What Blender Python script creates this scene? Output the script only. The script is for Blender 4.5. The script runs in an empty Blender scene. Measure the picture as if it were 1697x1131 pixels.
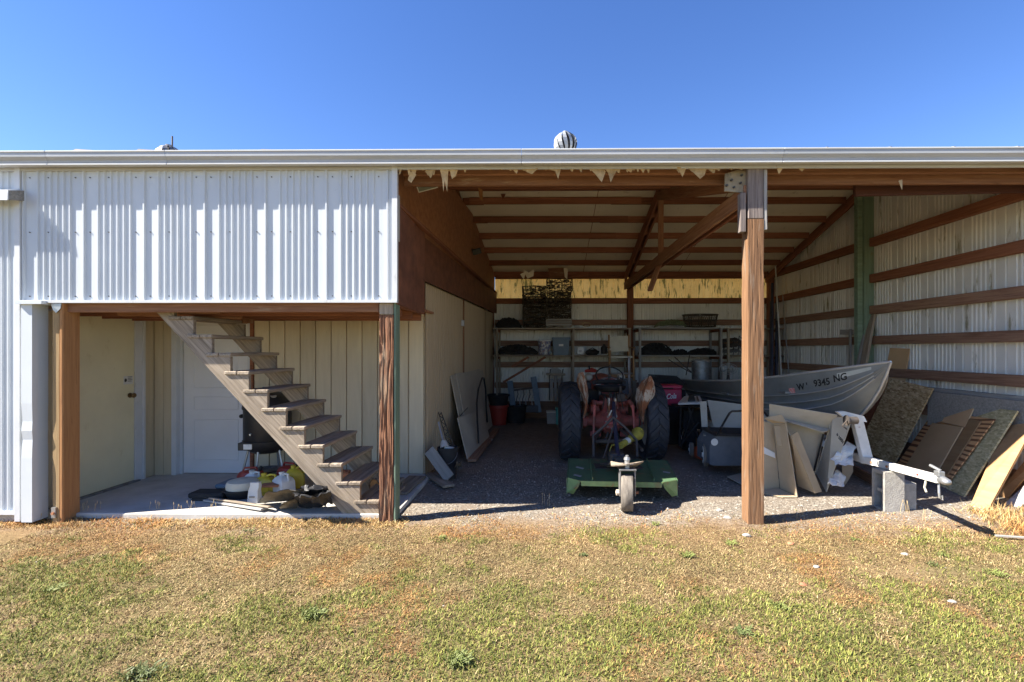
import bpy, math, random
import numpy as np
from mathutils import Vector, Matrix, noise
random.seed(7); np.random.seed(7)
SC = bpy.context.scene; COL = SC.collection
V = Vector
# ---------------- camera, world, sun, exposure
F = 800.0; YAW = 0.00995; CX = 892.1; CY = 580.0; CAMZ = 1.6
cd = bpy.data.cameras.new('camera'); cam = bpy.data.objects.new('camera', cd); COL.objects.link(cam)
cam.location = (0, 0, CAMZ); cam.rotation_euler = (math.pi/2, 0, YAW)
cd.sensor_width = 36; cd.lens = 36*F/1697; cd.shift_x = -(CX-848.5)/1697; cd.shift_y = (CY-565.5)/1697
cd.clip_end = 2000; cd.clip_start = .05; SC.camera = cam
SUN = V((1, .28, -.97)).normalized()
w = bpy.data.worlds.new('World'); SC.world = w; w.use_nodes = True
nt = w.node_tree; bg = nt.nodes['Background']; bg.inputs[1].default_value = .070
sky = nt.nodes.new('ShaderNodeTexSky'); sky.sky_type = 'NISHITA'; sky.sun_disc = False
sky.sun_elevation = math.asin(-SUN.z); sky.sun_rotation = math.atan2(-SUN.x, -SUN.y)
sky.altitude = 300; sky.air_density = 1.0; sky.dust_density = 0; sky.ozone_density = 2.6
hs_ = nt.nodes.new('ShaderNodeHueSaturation'); hs_.inputs['Saturation'].default_value = 1.22; hs_.inputs['Hue'].default_value = .514; nt.links.new(sky.outputs[0], hs_.inputs['Color']); nt.links.new(hs_.outputs[0], bg.inputs[0])
sl = bpy.data.lights.new('sun', 'SUN'); sl.energy = 5; sl.angle = math.radians(.5); sl.color = (1, .93, .82)
so = bpy.data.objects.new('sun', sl); COL.objects.link(so); so.location = (-8, -4, 9)
so.rotation_euler = SUN.to_track_quat('-Z', 'Y').to_euler()
SC.view_settings.view_transform = 'Standard'; SC.view_settings.look = 'None'
SC.view_settings.gamma = 1; SC.view_settings.use_curve_mapping = False
SC.view_settings.exposure = 1.82
SC.cycles.max_bounces = 12; SC.cycles.diffuse_bounces = 8

# ---------------- survey helpers: sight line of the photograph met with a plane of the place
def ray(px, py):
    c, s = math.cos(YAW), math.sin(YAW); u = (px-CX)/F; v = (CY-py)/F
    return V((-s+c*u, c+s*u, v))
def PY(px, py, y): d = ray(px, py); return V((0, 0, CAMZ))+d*(y/d.y)
def PZ(px, py, z=0): d = ray(px, py); return V((0, 0, CAMZ))+d*((z-CAMZ)/d.z)
def PX(px, py, x): d = ray(px, py); return V((0, 0, CAMZ))+d*(x/d.x)

# ---------------- mesh helpers
class MB:
    def __init__(s): s.v = []; s.f = []
    def add(s, vs, fs):
        o = len(s.v); s.v += [tuple(p) for p in vs]; s.f += [tuple(i+o for i in f) for f in fs]; return s
    def box(s, a, b, R=None, c=None):
        """box between corners a and b; R rotates about its centre"""
        x0, y0, z0 = [min(a[i], b[i]) for i in range(3)]; x1, y1, z1 = [max(a[i], b[i]) for i in range(3)]
        vs = [V(p) for p in ((x0,y0,z0),(x1,y0,z0),(x1,y1,z0),(x0,y1,z0),(x0,y0,z1),(x1,y0,z1),(x1,y1,z1),(x0,y1,z1))]
        if R is not None:
            m = V(((x0+x1)/2, (y0+y1)/2, (z0+z1)/2)) if c is None else V(c); vs = [m+R@(p-m) for p in vs]
        return s.add(vs, [(0,3,2,1),(4,5,6,7),(0,1,5,4),(1,2,6,5),(2,3,7,6),(3,0,4,7)])
    def cbox(s, a, b, ch=.004):
        """box with chamfered edges"""
        x0, y0, z0 = [min(a[i], b[i]) for i in range(3)]; x1, y1, z1 = [max(a[i], b[i]) for i in range(3)]
        ch = min(ch, (x1-x0)*.3, (y1-y0)*.3, (z1-z0)*.3)
        vs = []; idx = {}
        for i, x in enumerate((x0, x1)):
            for j, y in enumerate((y0, y1)):
                for k, z in enumerate((z0, z1)):
                    sx, sy, sz = (1-2*i)*ch, (1-2*j)*ch, (1-2*k)*ch
                    for ax, p in enumerate(((x, y+sy, z+sz), (x+sx, y, z+sz), (x+sx, y+sy, z))):
                        idx[(i,j,k,ax)] = len(vs); vs.append(p)
        fs = []; g = idx
        for i in (0, 1):
            fs.append((g[i,0,0,0],g[i,1,0,0],g[i,1,1,0],g[i,0,1,0])); fs.append((g[0,i,0,1],g[1,i,0,1],g[1,i,1,1],g[0,i,1,1])); fs.append((g[0,0,i,2],g[1,0,i,2],g[1,1,i,2],g[0,1,i,2]))
        for i in (0, 1):
            for j in (0, 1):
                fs.append((g[i,j,0,0],g[i,j,1,0],g[i,j,1,1],g[i,j,0,1])); fs.append((g[i,0,j,0],g[i,1,j,0],g[i,1,j,2],g[i,0,j,2])); fs.append((g[0,i,j,1],g[1,i,j,1],g[1,i,j,2],g[0,i,j,2]))
                for k in (0, 1): fs.append((g[i,j,k,0],g[i,j,k,1],g[i,j,k,2]))
        return s.add(vs, fs)
    def cyl(s, p0, p1, r0, r1=None, n=12, cap=True):
        p0, p1 = V(p0), V(p1); r1 = r0 if r1 is None else r1; d = (p1-p0).normalized()
        a = d.orthogonal().normalized(); b = d.cross(a); vs = []
        for p, r in ((p0, r0), (p1, r1)):
            vs += [p+(a*math.cos(t)+b*math.sin(t))*r for t in (2*math.pi*i/n for i in range(n))]
        fs = [(i, (i+1) % n, n+(i+1) % n, n+i) for i in range(n)]
        if cap: fs += [tuple(range(n))[::-1], tuple(range(n, 2*n))]
        return s.add(vs, fs)
    def tube(s, pts, r, n=6, closed=False, cap=True):
        pts = [V(p) for p in pts]; m = len(pts); vs = []; a = None
        for i, p in enumerate(pts):
            if closed: d = pts[(i+1) % m]-pts[i-1]
            else: d = pts[min(i+1, m-1)]-pts[max(i-1, 0)]
            if d.length < 1e-9: d = V((0, 0, 1))
            d.normalize()
            a = d.orthogonal().normalized() if a is None else (a-d*a.dot(d)).normalized()
            b = d.cross(a); rr = r[i] if isinstance(r, (list, tuple)) else r
            vs += [p+(a*math.cos(t)+b*math.sin(t))*rr for t in (2*math.pi*k/n for k in range(n))]
        fs = []
        for i in range(m if closed else m-1):
            j = (i+1) % m
            fs += [(i*n+k, i*n+(k+1) % n, j*n+(k+1) % n, j*n+k) for k in range(n)]
        if not closed and cap: fs += [tuple(range(n))[::-1], tuple(range((m-1)*n, m*n))]
        return s.add(vs, fs)
    def lathe(s, prof, c, ax=(0,0,1), n=24, closed=False):
        c = V(c); d = V(ax).normalized(); a = d.orthogonal().normalized(); b = d.cross(a); vs = []; m = len(prof)
        for r, h in prof: vs += [c+d*h+(a*math.cos(t)+b*math.sin(t))*r for t in (2*math.pi*k/n for k in range(n))]
        fs = []
        for i in range(m if closed else m-1):
            j = (i+1) % m; fs += [(i*n+k, i*n+(k+1) % n, j*n+(k+1) % n, j*n+k) for k in range(n)]
        return s.add(vs, fs)
    def prism(s, poly, vec):
        poly = [V(p) for p in poly]; vec = V(vec); n = len(poly)
        return s.add(poly+[p+vec for p in poly], [tuple(range(n)), tuple(range(n, 2*n))[::-1]]+[(i, n+i, n+(i+1) % n, (i+1) % n) for i in range(n)])
    def ball(s, c, r, n=10, m=7, sc=(1,1,1), nz=0, seed=0):
        c = V(c); vs = []; fs = []
        for i in range(m+1):
            ph = math.pi*i/m
            for k in range(n):
                t = 2*math.pi*k/n; d = V((math.sin(ph)*math.cos(t), math.sin(ph)*math.sin(t), math.cos(ph)))
                q = 1+nz*noise.noise(d*2.2+V((seed*7.1, seed, 0)))+nz*.5*noise.noise(d*5+V((seed, 3, 0))) if nz else 1
                vs.append(c+V((d.x*sc[0], d.y*sc[1], d.z*sc[2]))*r*q)
        for i in range(m): fs += [(i*n+k, (i+1)*n+k, (i+1)*n+(k+1) % n, i*n+(k+1) % n) for k in range(n)]
        return s.add(vs, fs)
WM = {}   # world matrix of every object built
def link(name, me, mw, parent=None, **kw):
    o = bpy.data.objects.new(name, me); COL.objects.link(o)
    if parent is not None:
        o.parent = parent; o.matrix_parent_inverse = WM[parent.name].inverted()
    o.matrix_basis = mw; WM[o.name] = mw.copy(); tag(o, **kw); return o
def tag(o, label=None, cat=None, group=None, kind=None):
    if label: o['label'] = label
    if cat: o['category'] = cat
    if group: o['group'] = group
    if kind: o['kind'] = kind
def mk(name, mb, mat, parent=None, smooth=False, frame=None, sharp=40, **kw):
    """link a mesh builder as one object; frame = local frame its vertices are given in"""
    me = bpy.data.meshes.new(name)
    if frame is None:
        a = np.array(mb.v); lo, hi = a.min(0), a.max(0); c = V(((lo[0]+hi[0])/2, (lo[1]+hi[1])/2, lo[2])); frame = Matrix.Translation(c)
        vs = [tuple(V(p)-c) for p in mb.v]
    else: vs = mb.v
    me.from_pydata(vs, [], mb.f); me.materials.append(mat)
    import bmesh
    if len(mb.f) < 60000:
        bm = bmesh.new(); bm.from_mesh(me); bmesh.ops.recalc_face_normals(bm, faces=bm.faces); bm.to_mesh(me); bm.free()
    if smooth:
        me.shade_smooth(); me.set_sharp_from_angle(angle=math.radians(sharp))
    return link(name, me, frame, parent, **kw)
def thing(name, label, cat, loc, group=None, kind=None, parent=None):
    return link(name, None, Matrix.Translation(V(loc)), parent, label=label, cat=cat, group=group, kind=kind)
def frm(o, x, up):
    x = V(x).normalized(); z = V(up); z = (z-x*z.dot(x))
    if z.length < 1e-5: z = x.orthogonal()
    z.normalize(); y = z.cross(x)
    return Matrix.Translation(V(o)) @ Matrix((x, y, z)).transposed().to_4x4()
def board(name, p0, p1, w_, h, mat, parent=None, up=(0,0,1), ch=.004, **kw):
    """timber from p0 to p1, w_ across, h along up; its grain runs along local x"""
    p0, p1 = V(p0), V(p1); L = (p1-p0).length
    return mk(name, MB().cbox((0,-w_/2,-h/2), (L, w_/2, h/2), ch), mat, parent, frame=frm(p0, p1-p0, up), **kw)
def sheet(name, a, b, c, d, t, mat, parent=None, **kw):
    """board with corners a b (foot) c d (top), t thick, going back from the side a-b-c-d faces"""
    a, b, c, d = V(a), V(b), V(c), V(d); x = (b-a).normalized(); n = x.cross(d-a).normalized()
    fr = frm(a, x, n); inv = fr.inverted(); pts = [inv@p for p in (a, b, c, d)]
    return mk(name, MB().prism(pts, (0, 0, -t)), mat, parent, frame=fr, **kw)
def copy_tree(o, mw, parent=None):
    c = o.copy(); COL.objects.link(c); c.parent = parent
    if mw is not None: c.matrix_basis = mw
    for ch in [q for q in o.children]: copy_tree(ch, None, c)
    return c
def text(s, size, fr, mat, name, parent, depth=.0015, sx=1, slant=0):
    """flat lettering turned into a mesh"""
    cu = bpy.data.curves.new('lettering', 'FONT'); cu.body = s; cu.size = size; cu.extrude = depth; cu.offset = size*.022; cu.align_x = 'CENTER'; cu.align_y = 'CENTER'; cu.resolution_u = 3
    o = bpy.data.objects.new('tmp', cu); COL.objects.link(o); bpy.context.view_layer.update()
    me = bpy.data.meshes.new_from_object(o.evaluated_get(bpy.context.evaluated_depsgraph_get()))
    bpy.data.objects.remove(o); me.materials.clear(); me.materials.append(mat)
    for v_ in me.vertices: v_.co.x = v_.co.x*sx+v_.co.y*slant
    return link(name, me, fr, parent)
# ---------------- procedural materials
def node(nt, typ, **kw):
    n = nt.nodes.new(typ)
    for k, v_ in kw.items(): setattr(n, k, v_)
    return n
def L(nt, a, b): nt.links.new(a, b)
def rgb(c): return (c[0], c[1], c[2], 1)
def ramp(nt, fac, stops, interp='LINEAR'):
    r = node(nt, 'ShaderNodeValToRGB'); r.color_ramp.interpolation = interp; e = r.color_ramp.elements
    while len(e) < len(stops): e.new(.5)
    for i, (p, c) in enumerate(stops): e[i].position = p; e[i].color = rgb(c) if not isinstance(c, (int, float)) else (c, c, c, 1)
    L(nt, fac, r.inputs[0]); return r.outputs[0]
def coords(nt, sc=(1,1,1), rnd=True, src='Object'):
    tc = node(nt, 'ShaderNodeTexCoord'); mp = node(nt, 'ShaderNodeMapping'); mp.inputs['Scale'].default_value = sc
    if rnd:
        oi = node(nt, 'ShaderNodeObjectInfo'); m = node(nt, 'ShaderNodeVectorMath', operation='MULTIPLY_ADD')
        L(nt, oi.outputs['Random'], m.inputs[0]); m.inputs[1].default_value = (37, 53, 71); L(nt, tc.outputs[src], m.inputs[2]); L(nt, m.outputs[0], mp.inputs[0])
    else: L(nt, tc.outputs[src], mp.inputs[0])
    return mp.outputs[0]
def nz(nt, vec, scale, detail=5, rough=.6, dist=0):
    n = node(nt, 'ShaderNodeTexNoise'); n.inputs['Scale'].default_value = scale; n.inputs['Detail'].default_value = detail
    n.inputs['Roughness'].default_value = rough; n.inputs['Distortion'].default_value = dist; L(nt, vec, n.inputs['Vector']); return n.outputs['Fac']
def mix(nt, fac, a, b, mode='MIX'):
    m = node(nt, 'ShaderNodeMix', data_type='RGBA', blend_type=mode)
    if isinstance(fac, (int, float)): m.inputs[0].default_value = fac
    else: L(nt, fac, m.inputs[0])
    for i, q in ((6, a), (7, b)):
        if isinstance(q, tuple): m.inputs[i].default_value = rgb(q)
        else: L(nt, q, m.inputs[i])
    return m.outputs[2]
def M(name, c1, c2=None, sc=(1,1,1), scale=6, rough=.7, metal=0, bump=.3, bscale=40, bdist=.004, stains=(), detail=5, lo=.35, hi=.65, var=.12, spec=.5, trans=None, dist=0):
    """two-tone noise paint or grain + dirt layers + fine relief; stains = (colour, stretch, scale, lo, hi, amount)"""
    m = bpy.data.materials.new(name); m.use_nodes = True; nt = m.node_tree; bs = nt.nodes['Principled BSDF']
    v_ = coords(nt, sc); c2 = c2 or tuple(x*.82 for x in c1)
    col = ramp(nt, nz(nt, v_, scale, detail, .6, dist), [(lo, c1), (hi, c2)])
    if var:
        oi = node(nt, 'ShaderNodeObjectInfo'); r = ramp(nt, oi.outputs['Random'], [(0, 1-var*1.6), (1, 1+var*.6)]); col = mix(nt, 1.0, col, r, 'MULTIPLY')
    for (sc_, st, s2, a, b, amt) in stains:
        f = ramp(nt, nz(nt, coords(nt, st), s2, 6, .65), [(a, 0), (b, amt)]); col = mix(nt, f, col, sc_)
    L(nt, col, bs.inputs['Base Color']); bs.inputs['Roughness'].default_value = rough; bs.inputs['Metallic'].default_value = metal
    bs.inputs['Specular IOR Level'].default_value = spec
    if bump:
        b = node(nt, 'ShaderNodeBump'); b.inputs['Strength'].default_value = bump; b.inputs['Distance'].default_value = bdist
        L(nt, nz(nt, v_, bscale, 4, .6), b.inputs['Height']); L(nt, b.outputs[0], bs.inputs['Normal'])
    if trans:
        t = node(nt, 'ShaderNodeBsdfTranslucent'); L(nt, col, t.inputs[0]); ms = node(nt, 'ShaderNodeMixShader'); ms.inputs[0].default_value = trans
        L(nt, bs.outputs[0], ms.inputs[1]); L(nt, t.outputs[0], ms.inputs[2]); L(nt, ms.outputs[0], nt.nodes['Material Output'].inputs[0])
    return m
GR = (1.2, 26, 26)
def wood(name, c1, c2, **kw):
    a = dict(sc=GR, scale=1.6, rough=.85, bump=.7, bscale=3.5, bdist=.006, detail=8, lo=.3, hi=.7, dist=.6, var=.18, spec=.2); a.update(kw)
    a['stains'] = list(a.get('stains', ()))+[(tuple(x*.35 for x in c2), (3, 60, 60), 1.0, .62, .72, .75)]
    return M(name, c1, c2, **a)
BLACK = (.012, .012, .014)
m_white = M('white painted metal', (.57,.61,.645), (.52,.56,.60), scale=1.2, rough=.42, bump=.05, bscale=9, var=.03, stains=[((.42,.42,.40), (14,14,.9), 1.1, .56, .75, .35), ((.3,.26,.2), (3,3,3), 9, .68, .74, .5)])
m_whitein = M('bare side of metal wall', (.80,.79,.74), (.70,.70,.67), scale=1.5, rough=.5, bump=.05, var=.04, stains=[((.2,.17,.06), (9,9,1.6), 1.0, .60, .68, .8), ((.45,.45,.40), (8,8,.6), 1.2, .55, .75, .3)])
m_trim = M('white trim', (.60,.62,.645), (.54,.56,.58), scale=3, rough=.5, bump=.1, var=.02, stains=[((.3,.29,.26), (4,4,1), 5, .6, .75, .5)])
m_gutter = M('gutter enamel', (.42,.44,.47), (.35,.37,.39), sc=(.4,6,6), scale=2, rough=.38, bump=.05, var=.02, stains=[((.2,.19,.16), (2,12,30), 2, .6, .72, .55)])
m_gutlip = M('gutter lip', (.52,.54,.55), (.44,.44,.44), sc=(.6,4,4), scale=2, rough=.4, bump=.04, var=.02, stains=[((.25,.23,.2), (4,4,4), 4, .64, .72, .5)])
m_roof = M('roof metal', (.34,.35,.36), (.26,.27,.28), scale=2, rough=.5, metal=.3, bump=.05, stains=[((.12,.11,.08),(2,2,2),3,.5,.7,.5)])
m_insul = M('foil faced insulation', (.82,.76,.63), (.74,.68,.56), sc=(1,1,1), scale=1.2, rough=.7, bump=.5, bscale=2.5, bdist=.02, var=.05, stains=[((.28,.22,.15), (2,2,2), 3, .62, .75, .6)])
m_shred = M('torn insulation paper', (.54,.40,.22), (.34,.23,.11), scale=14, rough=.9, bump=.6, bscale=15, bdist=.01)
m_brown = wood('old brown timber', (.34,.15,.085), (.18,.07,.042))
m_browng = wood('weathered brown girt', (.38,.24,.165), (.20,.105,.07))
m_header = wood('pale streaked header timber', (.33,.175,.10), (.19,.085,.048), stains=[((.42,.33,.22),(1.2,10,10),1.4,.60,.72,.6)])  # brown grain with paler streaks mixed in
m_grey = wood('weathered grey timber', (.45,.375,.29), (.19,.15,.11), stains=[((.20,.17,.06),(2,2,2),4,.60,.72,.5)])
m_greyl = wood('silvered timber', (.42,.40,.37), (.24,.23,.215))
m_post = wood('red brown post timber', (.30,.165,.085), (.15,.08,.045), bump=.9, bdist=.006, sc=(.8,22,22), stains=[((.30,.27,.22),(1,8,8),1.5,.56,.7,.6)])
m_postold = wood('rotten post timber', (.36,.18,.10), (.13,.06,.04), bump=1.0, bdist=.014, sc=(.8,22,22), stains=[((.33,.30,.22),(1,8,8),1.5,.52,.7,.7)])
m_postor = wood('orange treated timber', (.42,.22,.095), (.26,.125,.055), bump=.4, lo=.25, hi=.75)
m_postpale = wood('pale treated timber', (.42,.30,.16), (.30,.20,.10), bump=.4)
m_green = wood('green treated post', (.23,.32,.235), (.15,.21,.15), bump=.4, sc=(.7,16,16), stains=[((.2,.14,.08),(3,3,3),4,.62,.7,.6)])
m_plyd = M('dark strand board', (.20,.078,.045), (.12,.046,.028), scale=7, rough=.7, bump=.6, bscale=30, stains=[((.36,.22,.14), (9,9,9), 14, .67, .72, .5)], var=.1)
m_plym = M('red brown plywood', (.38,.18,.09), (.27,.12,.06), sc=(6,6,1), scale=2, rough=.8, bump=.3, var=.1, stains=[((.42,.28,.17),(20,20,2),3,.66,.74,.4)])
m_tan = M('tan painted siding', (.60,.52,.37), (.53,.455,.32), sc=(8,8,.8), scale=2, rough=.8, bump=.35, bscale=12, bdist=.002, var=.05, stains=[((.30,.24,.15),(4,4,.8),4,.62,.75,.4)])
m_tandim = M('rough grooved siding', (.58,.47,.32), (.48,.38,.25), sc=(30,30,.6), scale=2, rough=.85, bump=.9, bscale=6, bdist=.004, var=.05, stains=[((.36,.22,.10),(4,4,1),3,.58,.75,.5)])
m_yellow = M('cream door paint', (.68,.63,.43), (.62,.57,.39), scale=2, rough=.5, bump=.12, bscale=18, var=0, stains=[((.38,.30,.12),(3,3,1.5),2.5,.6,.78,.5),((.2,.14,.06),(6,6,6),9,.72,.75,.8)])
m_wdoor = M('white door paint', (.72,.73,.75), (.66,.67,.69), scale=2, rough=.5, bump=.08, var=0, stains=[((.4,.38,.34),(3,3,2),5,.66,.78,.4)])
m_conc = M('concrete', (.52,.50,.46), (.42,.40,.365), scale=3, rough=.9, bump=.5, bscale=45, bdist=.003, var=.03, stains=[((.24,.21,.17),(1,1,1),2.2,.55,.75,.6),((.65,.63,.58),(1,1,1),20,.6,.68,.4)])
m_block = M('concrete block', (.42,.40,.36), (.32,.30,.27), scale=20, rough=.95, bump=1, bscale=70, bdist=.006)
m_black = M('black plastic', (.018,.018,.02), (.03,.03,.033), rough=.45, bump=.1)
m_gus = M('old plywood gusset', (.40,.34,.24), (.26,.22,.16), sc=(1,6,1), scale=8, rough=.9, stains=[((.10,.09,.08),(1,1,1),9,.55,.66,.8)])
m_topgrey = wood('soot grey post top', (.24,.20,.18), (.11,.09,.085))
m_darkw = wood('nearly black stained timber', (.10,.04,.028), (.05,.022,.018))
m_fin = M('vent metal', (.50,.52,.54), (.44,.46,.48), scale=2, rough=.4, metal=.2, bump=0)
m_blackm = M('matt black', (.012,.012,.014), (.03,.028,.027), rough=.8, bump=.4)
m_rubber = M('tyre rubber', (.017,.020,.028), (.036,.038,.045), scale=8, rough=.7, bump=.4, bscale=50, var=0, stains=[((.13,.12,.11),(1,1,1),5,.58,.72,.35)])
m_rubdry = M('perished grey rubber', (.20,.175,.145), (.11,.095,.08), sc=(4,1,1), scale=7, rough=.95, bump=.9, bscale=14, bdist=.006)
m_red = M('faded red tractor paint', (.42,.085,.075), (.30,.10,.085), scale=6, rough=.6, bump=.4, bscale=30, var=.1, stains=[((.10,.05,.035),(1,1,1),9,.5,.64,.8),((.36,.26,.22),(1,1,1),7,.6,.72,.5)])
m_rust = M('rusty fender', (.42,.19,.09), (.26,.095,.045), scale=7, rough=.85, bump=.5, bscale=30, stains=[((.55,.50,.42),(1,1,1),5,.48,.54,.9),((.12,.06,.035),(1,1,1),11,.52,.62,.7)])
m_cream = M('cream enamel', (.52,.48,.40), (.42,.38,.31), scale=5, rough=.5, stains=[((.22,.12,.06),(1,1,1),8,.56,.68,.7)])
m_greenp = M('green mower deck paint', (.10,.19,.09), (.075,.14,.075), scale=5, rough=.55, bump=.3, var=.05, stains=[((.22,.14,.07),(1,1,1),6,.55,.66,.75),((.42,.48,.26),(1,1,1),5,.64,.72,.5)])
m_greenl = M('light green paint', (.23,.34,.13), (.16,.25,.10), scale=9, rough=.6, stains=[((.25,.17,.07),(1,1,1),9,.54,.62,.8)])
m_steel = M('dull steel', (.30,.30,.30), (.20,.20,.20), scale=12, rough=.5, metal=.6, stains=[((.16,.08,.04),(1,1,1),8,.55,.68,.6)])
m_galv = M('galvanised steel', (.5,.51,.52), (.38,.39,.4), scale=12, rough=.4, metal=.7, bump=.1)
m_darkst = M('dark greasy steel', (.05,.045,.045), (.09,.07,.055), scale=10, rough=.6, bump=.4)
m_alu = M('dull boat aluminium', (.25,.26,.25), (.19,.20,.20), sc=(1,1,1), scale=3, rough=.48, metal=.35, bump=.06, var=0, stains=[((.18,.17,.14),(1,1,3),3,.55,.75,.5)])
m_alul = M('bright aluminium edge', (.55,.55,.53), (.45,.45,.44), rough=.4, metal=.4)
m_trail = M('white trailer paint', (.72,.71,.68), (.6,.59,.56), scale=5, rough=.5, bump=.2, var=0, stains=[((.25,.11,.05),(1,1,1),9,.62,.68,.85)])
m_card = M('cardboard', (.50,.40,.27), (.43,.335,.22), scale=3, rough=.9, bump=.25, bscale=60, bdist=.001, var=.15, stains=[((.33,.25,.16),(1,1,1),3,.6,.8,.4)])
m_cardg = M('grey weathered cardboard', (.46,.42,.34), (.39,.35,.28), scale=3, rough=.9, bump=.25, bscale=60, bdist=.001, var=.08)
m_dry = M('dusty plasterboard face', (.50,.45,.36), (.43,.38,.31), scale=3, rough=.9, bump=.15, var=.06, stains=[((.3,.25,.18),(1,1,1),4,.62,.75,.4)])
m_red2 = M('cooler red', (.50,.025,.08), (.42,.02,.07), rough=.4, bump=.02, var=0)
m_redp = M('red plastic', (.42,.05,.035), (.34,.04,.03), rough=.45, bump=.05, var=.1)
m_whitep = M('white plastic', (.75,.75,.72), (.66,.66,.63), rough=.4, bump=.05, stains=[((.4,.36,.28),(1,1,1),7,.62,.75,.5)])
m_yelp = M('yellow plastic', (.72,.56,.05), (.62,.46,.04), rough=.4, bump=.05, stains=[((.3,.22,.06),(1,1,1),9,.64,.75,.5)])
m_ptoy = M('faded yellow guard', (.50,.43,.06), (.36,.30,.06), rough=.5, scale=10, stains=[((.12,.10,.05),(1,1,1),9,.56,.7,.6)])
m_blue = M('blue grey plastic', (.11,.17,.23), (.09,.14,.19), rough=.45, bump=.03)
m_navy = M('dark navy metal', (.02,.025,.055), (.03,.035,.06), rough=.45, bump=.1)
m_teal = M('teal plastic', (.10,.42,.36), (.08,.35,.3), rough=.45, bump=.03)
m_clear = M('cloudy tote plastic', (.42,.42,.41), (.33,.33,.33), rough=.35, bump=.05)
m_tarp = M('crumpled dark tarpaulin', (.018,.019,.022), (.035,.035,.038), scale=4, rough=.55, bump=.5, bscale=14, bdist=.01)
m_greytarp = M('dusty roofing felt', (.20,.185,.155), (.12,.11,.095), scale=5, rough=.95, bump=.8, bscale=30)
m_orange = M('mower orange', (.62,.11,.03), (.5,.08,.02), rough=.4, bump=.03)
m_bag = M('grass bag fabric', (.075,.085,.10), (.10,.11,.125), rough=.9, bump=.4, bscale=60)
m_canvas = M('pale canvas', (.58,.55,.44), (.5,.47,.38), rough=.9, bump=.3)
m_sap = wood('light brown wood', (.38,.22,.10), (.28,.15,.07), bump=.3)
m_ply2 = wood('flat plywood board', (.48,.29,.14), (.38,.215,.10), bump=.2, sc=(1,9,9))
m_plyb = M('brown hardboard', (.70,.46,.245), (.62,.40,.21), scale=2, rough=.75, bump=.1, bscale=60)
m_wire = M('weedy pot wire', (.03,.026,.02), (.11,.09,.065), scale=20, rough=.9)
m_rope = M('green rope', (.13,.17,.07), (.22,.22,.12), scale=30, rough=.9)
m_net = M('dark netting', (.014,.014,.016), (.035,.033,.03), scale=20, rough=.95, bump=1, bscale=40, bdist=.01)
m_terra = M('terracotta', (.40,.17,.09), (.32,.13,.07), rough=.85)
m_lens = M('lamp glass', (.16,.17,.15), (.10,.11,.10), rough=.15)
m_ink = M('black ink', (.015,.015,.015), (.02,.02,.02), rough=.7, bump=0)
m_paper = M('printed white paper', (.72,.72,.70), (.66,.66,.64), rough=.7, bump=0)
m_brass = M('worn brass', (.22,.13,.05), (.12,.07,.03), rough=.4, metal=.7, bump=.05)
m_bolt = M('bolt head', (.10,.095,.09), (.06,.055,.05), rough=.5, metal=.5)
# translucent fibreglass strip with moss
m_sky = M('fibreglass skylight', (.85,.62,.20), (.70,.50,.15), sc=(1,1,1), scale=3, rough=.6, bump=.2, trans=.6, var=.03, stains=[((.10,.11,.025), (14,14,3.2), 1.0, .54, .62, .85)])
def m_osb_(name, cols, sc=(1,1,1)):
    m = bpy.data.materials.new(name); m.use_nodes = True; nt = m.node_tree; bs = nt.nodes['Principled BSDF']
    out = None
    for i, (rot, s) in enumerate((((.3,0,.6), (26, 60, 26)), ((0,.2,-.5), (20, 55, 20)))):
        v_ = coords(nt, (1,1,1)); mp = node(nt, 'ShaderNodeMapping'); mp.inputs['Rotation'].default_value = rot; mp.inputs['Scale'].default_value = s; L(nt, v_, mp.inputs[0])
        vo = node(nt, 'ShaderNodeTexVoronoi'); vo.inputs['Scale'].default_value = 1; L(nt, mp.outputs[0], vo.inputs['Vector'])
        c = ramp(nt, vo.outputs['Color'], [(.1, cols[0]), (.5, cols[1]), (.9, cols[2])])
        out = c if out is None else mix(nt, .5, out, c)
    L(nt, out, bs.inputs['Base Color']); bs.inputs['Roughness'].default_value = .85; bs.inputs['Specular IOR Level'].default_value = .2
    return m
m_osb = m_osb_('strand board face', ((.20,.12,.05), (.48,.34,.17), (.78,.64,.40)))
m_osbg = m_osb_('mossy strand board', ((.34,.26,.12), (.58,.47,.24), (.80,.68,.40)))
def m_fir_():
    m = bpy.data.materials.new('wild grain fir plywood'); m.use_nodes = True; nt = m.node_tree; bs = nt.nodes['Principled BSDF']
    v_ = coords(nt, (1.1, 4.0, 1)); w_ = node(nt, 'ShaderNodeTexWave', bands_direction='Y'); w_.inputs['Scale'].default_value = 1.2; w_.inputs['Distortion'].default_value = 11; w_.inputs['Detail'].default_value = 2; w_.inputs['Detail Scale'].default_value = .5
    L(nt, v_, w_.inputs['Vector']); L(nt, ramp(nt, w_.outputs['Fac'], [(.2, (.20,.08,.03)), (.55, (.72,.39,.17))]), bs.inputs['Base Color']); bs.inputs['Roughness'].default_value = .8
    return m
m_fir = m_fir_()
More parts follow.
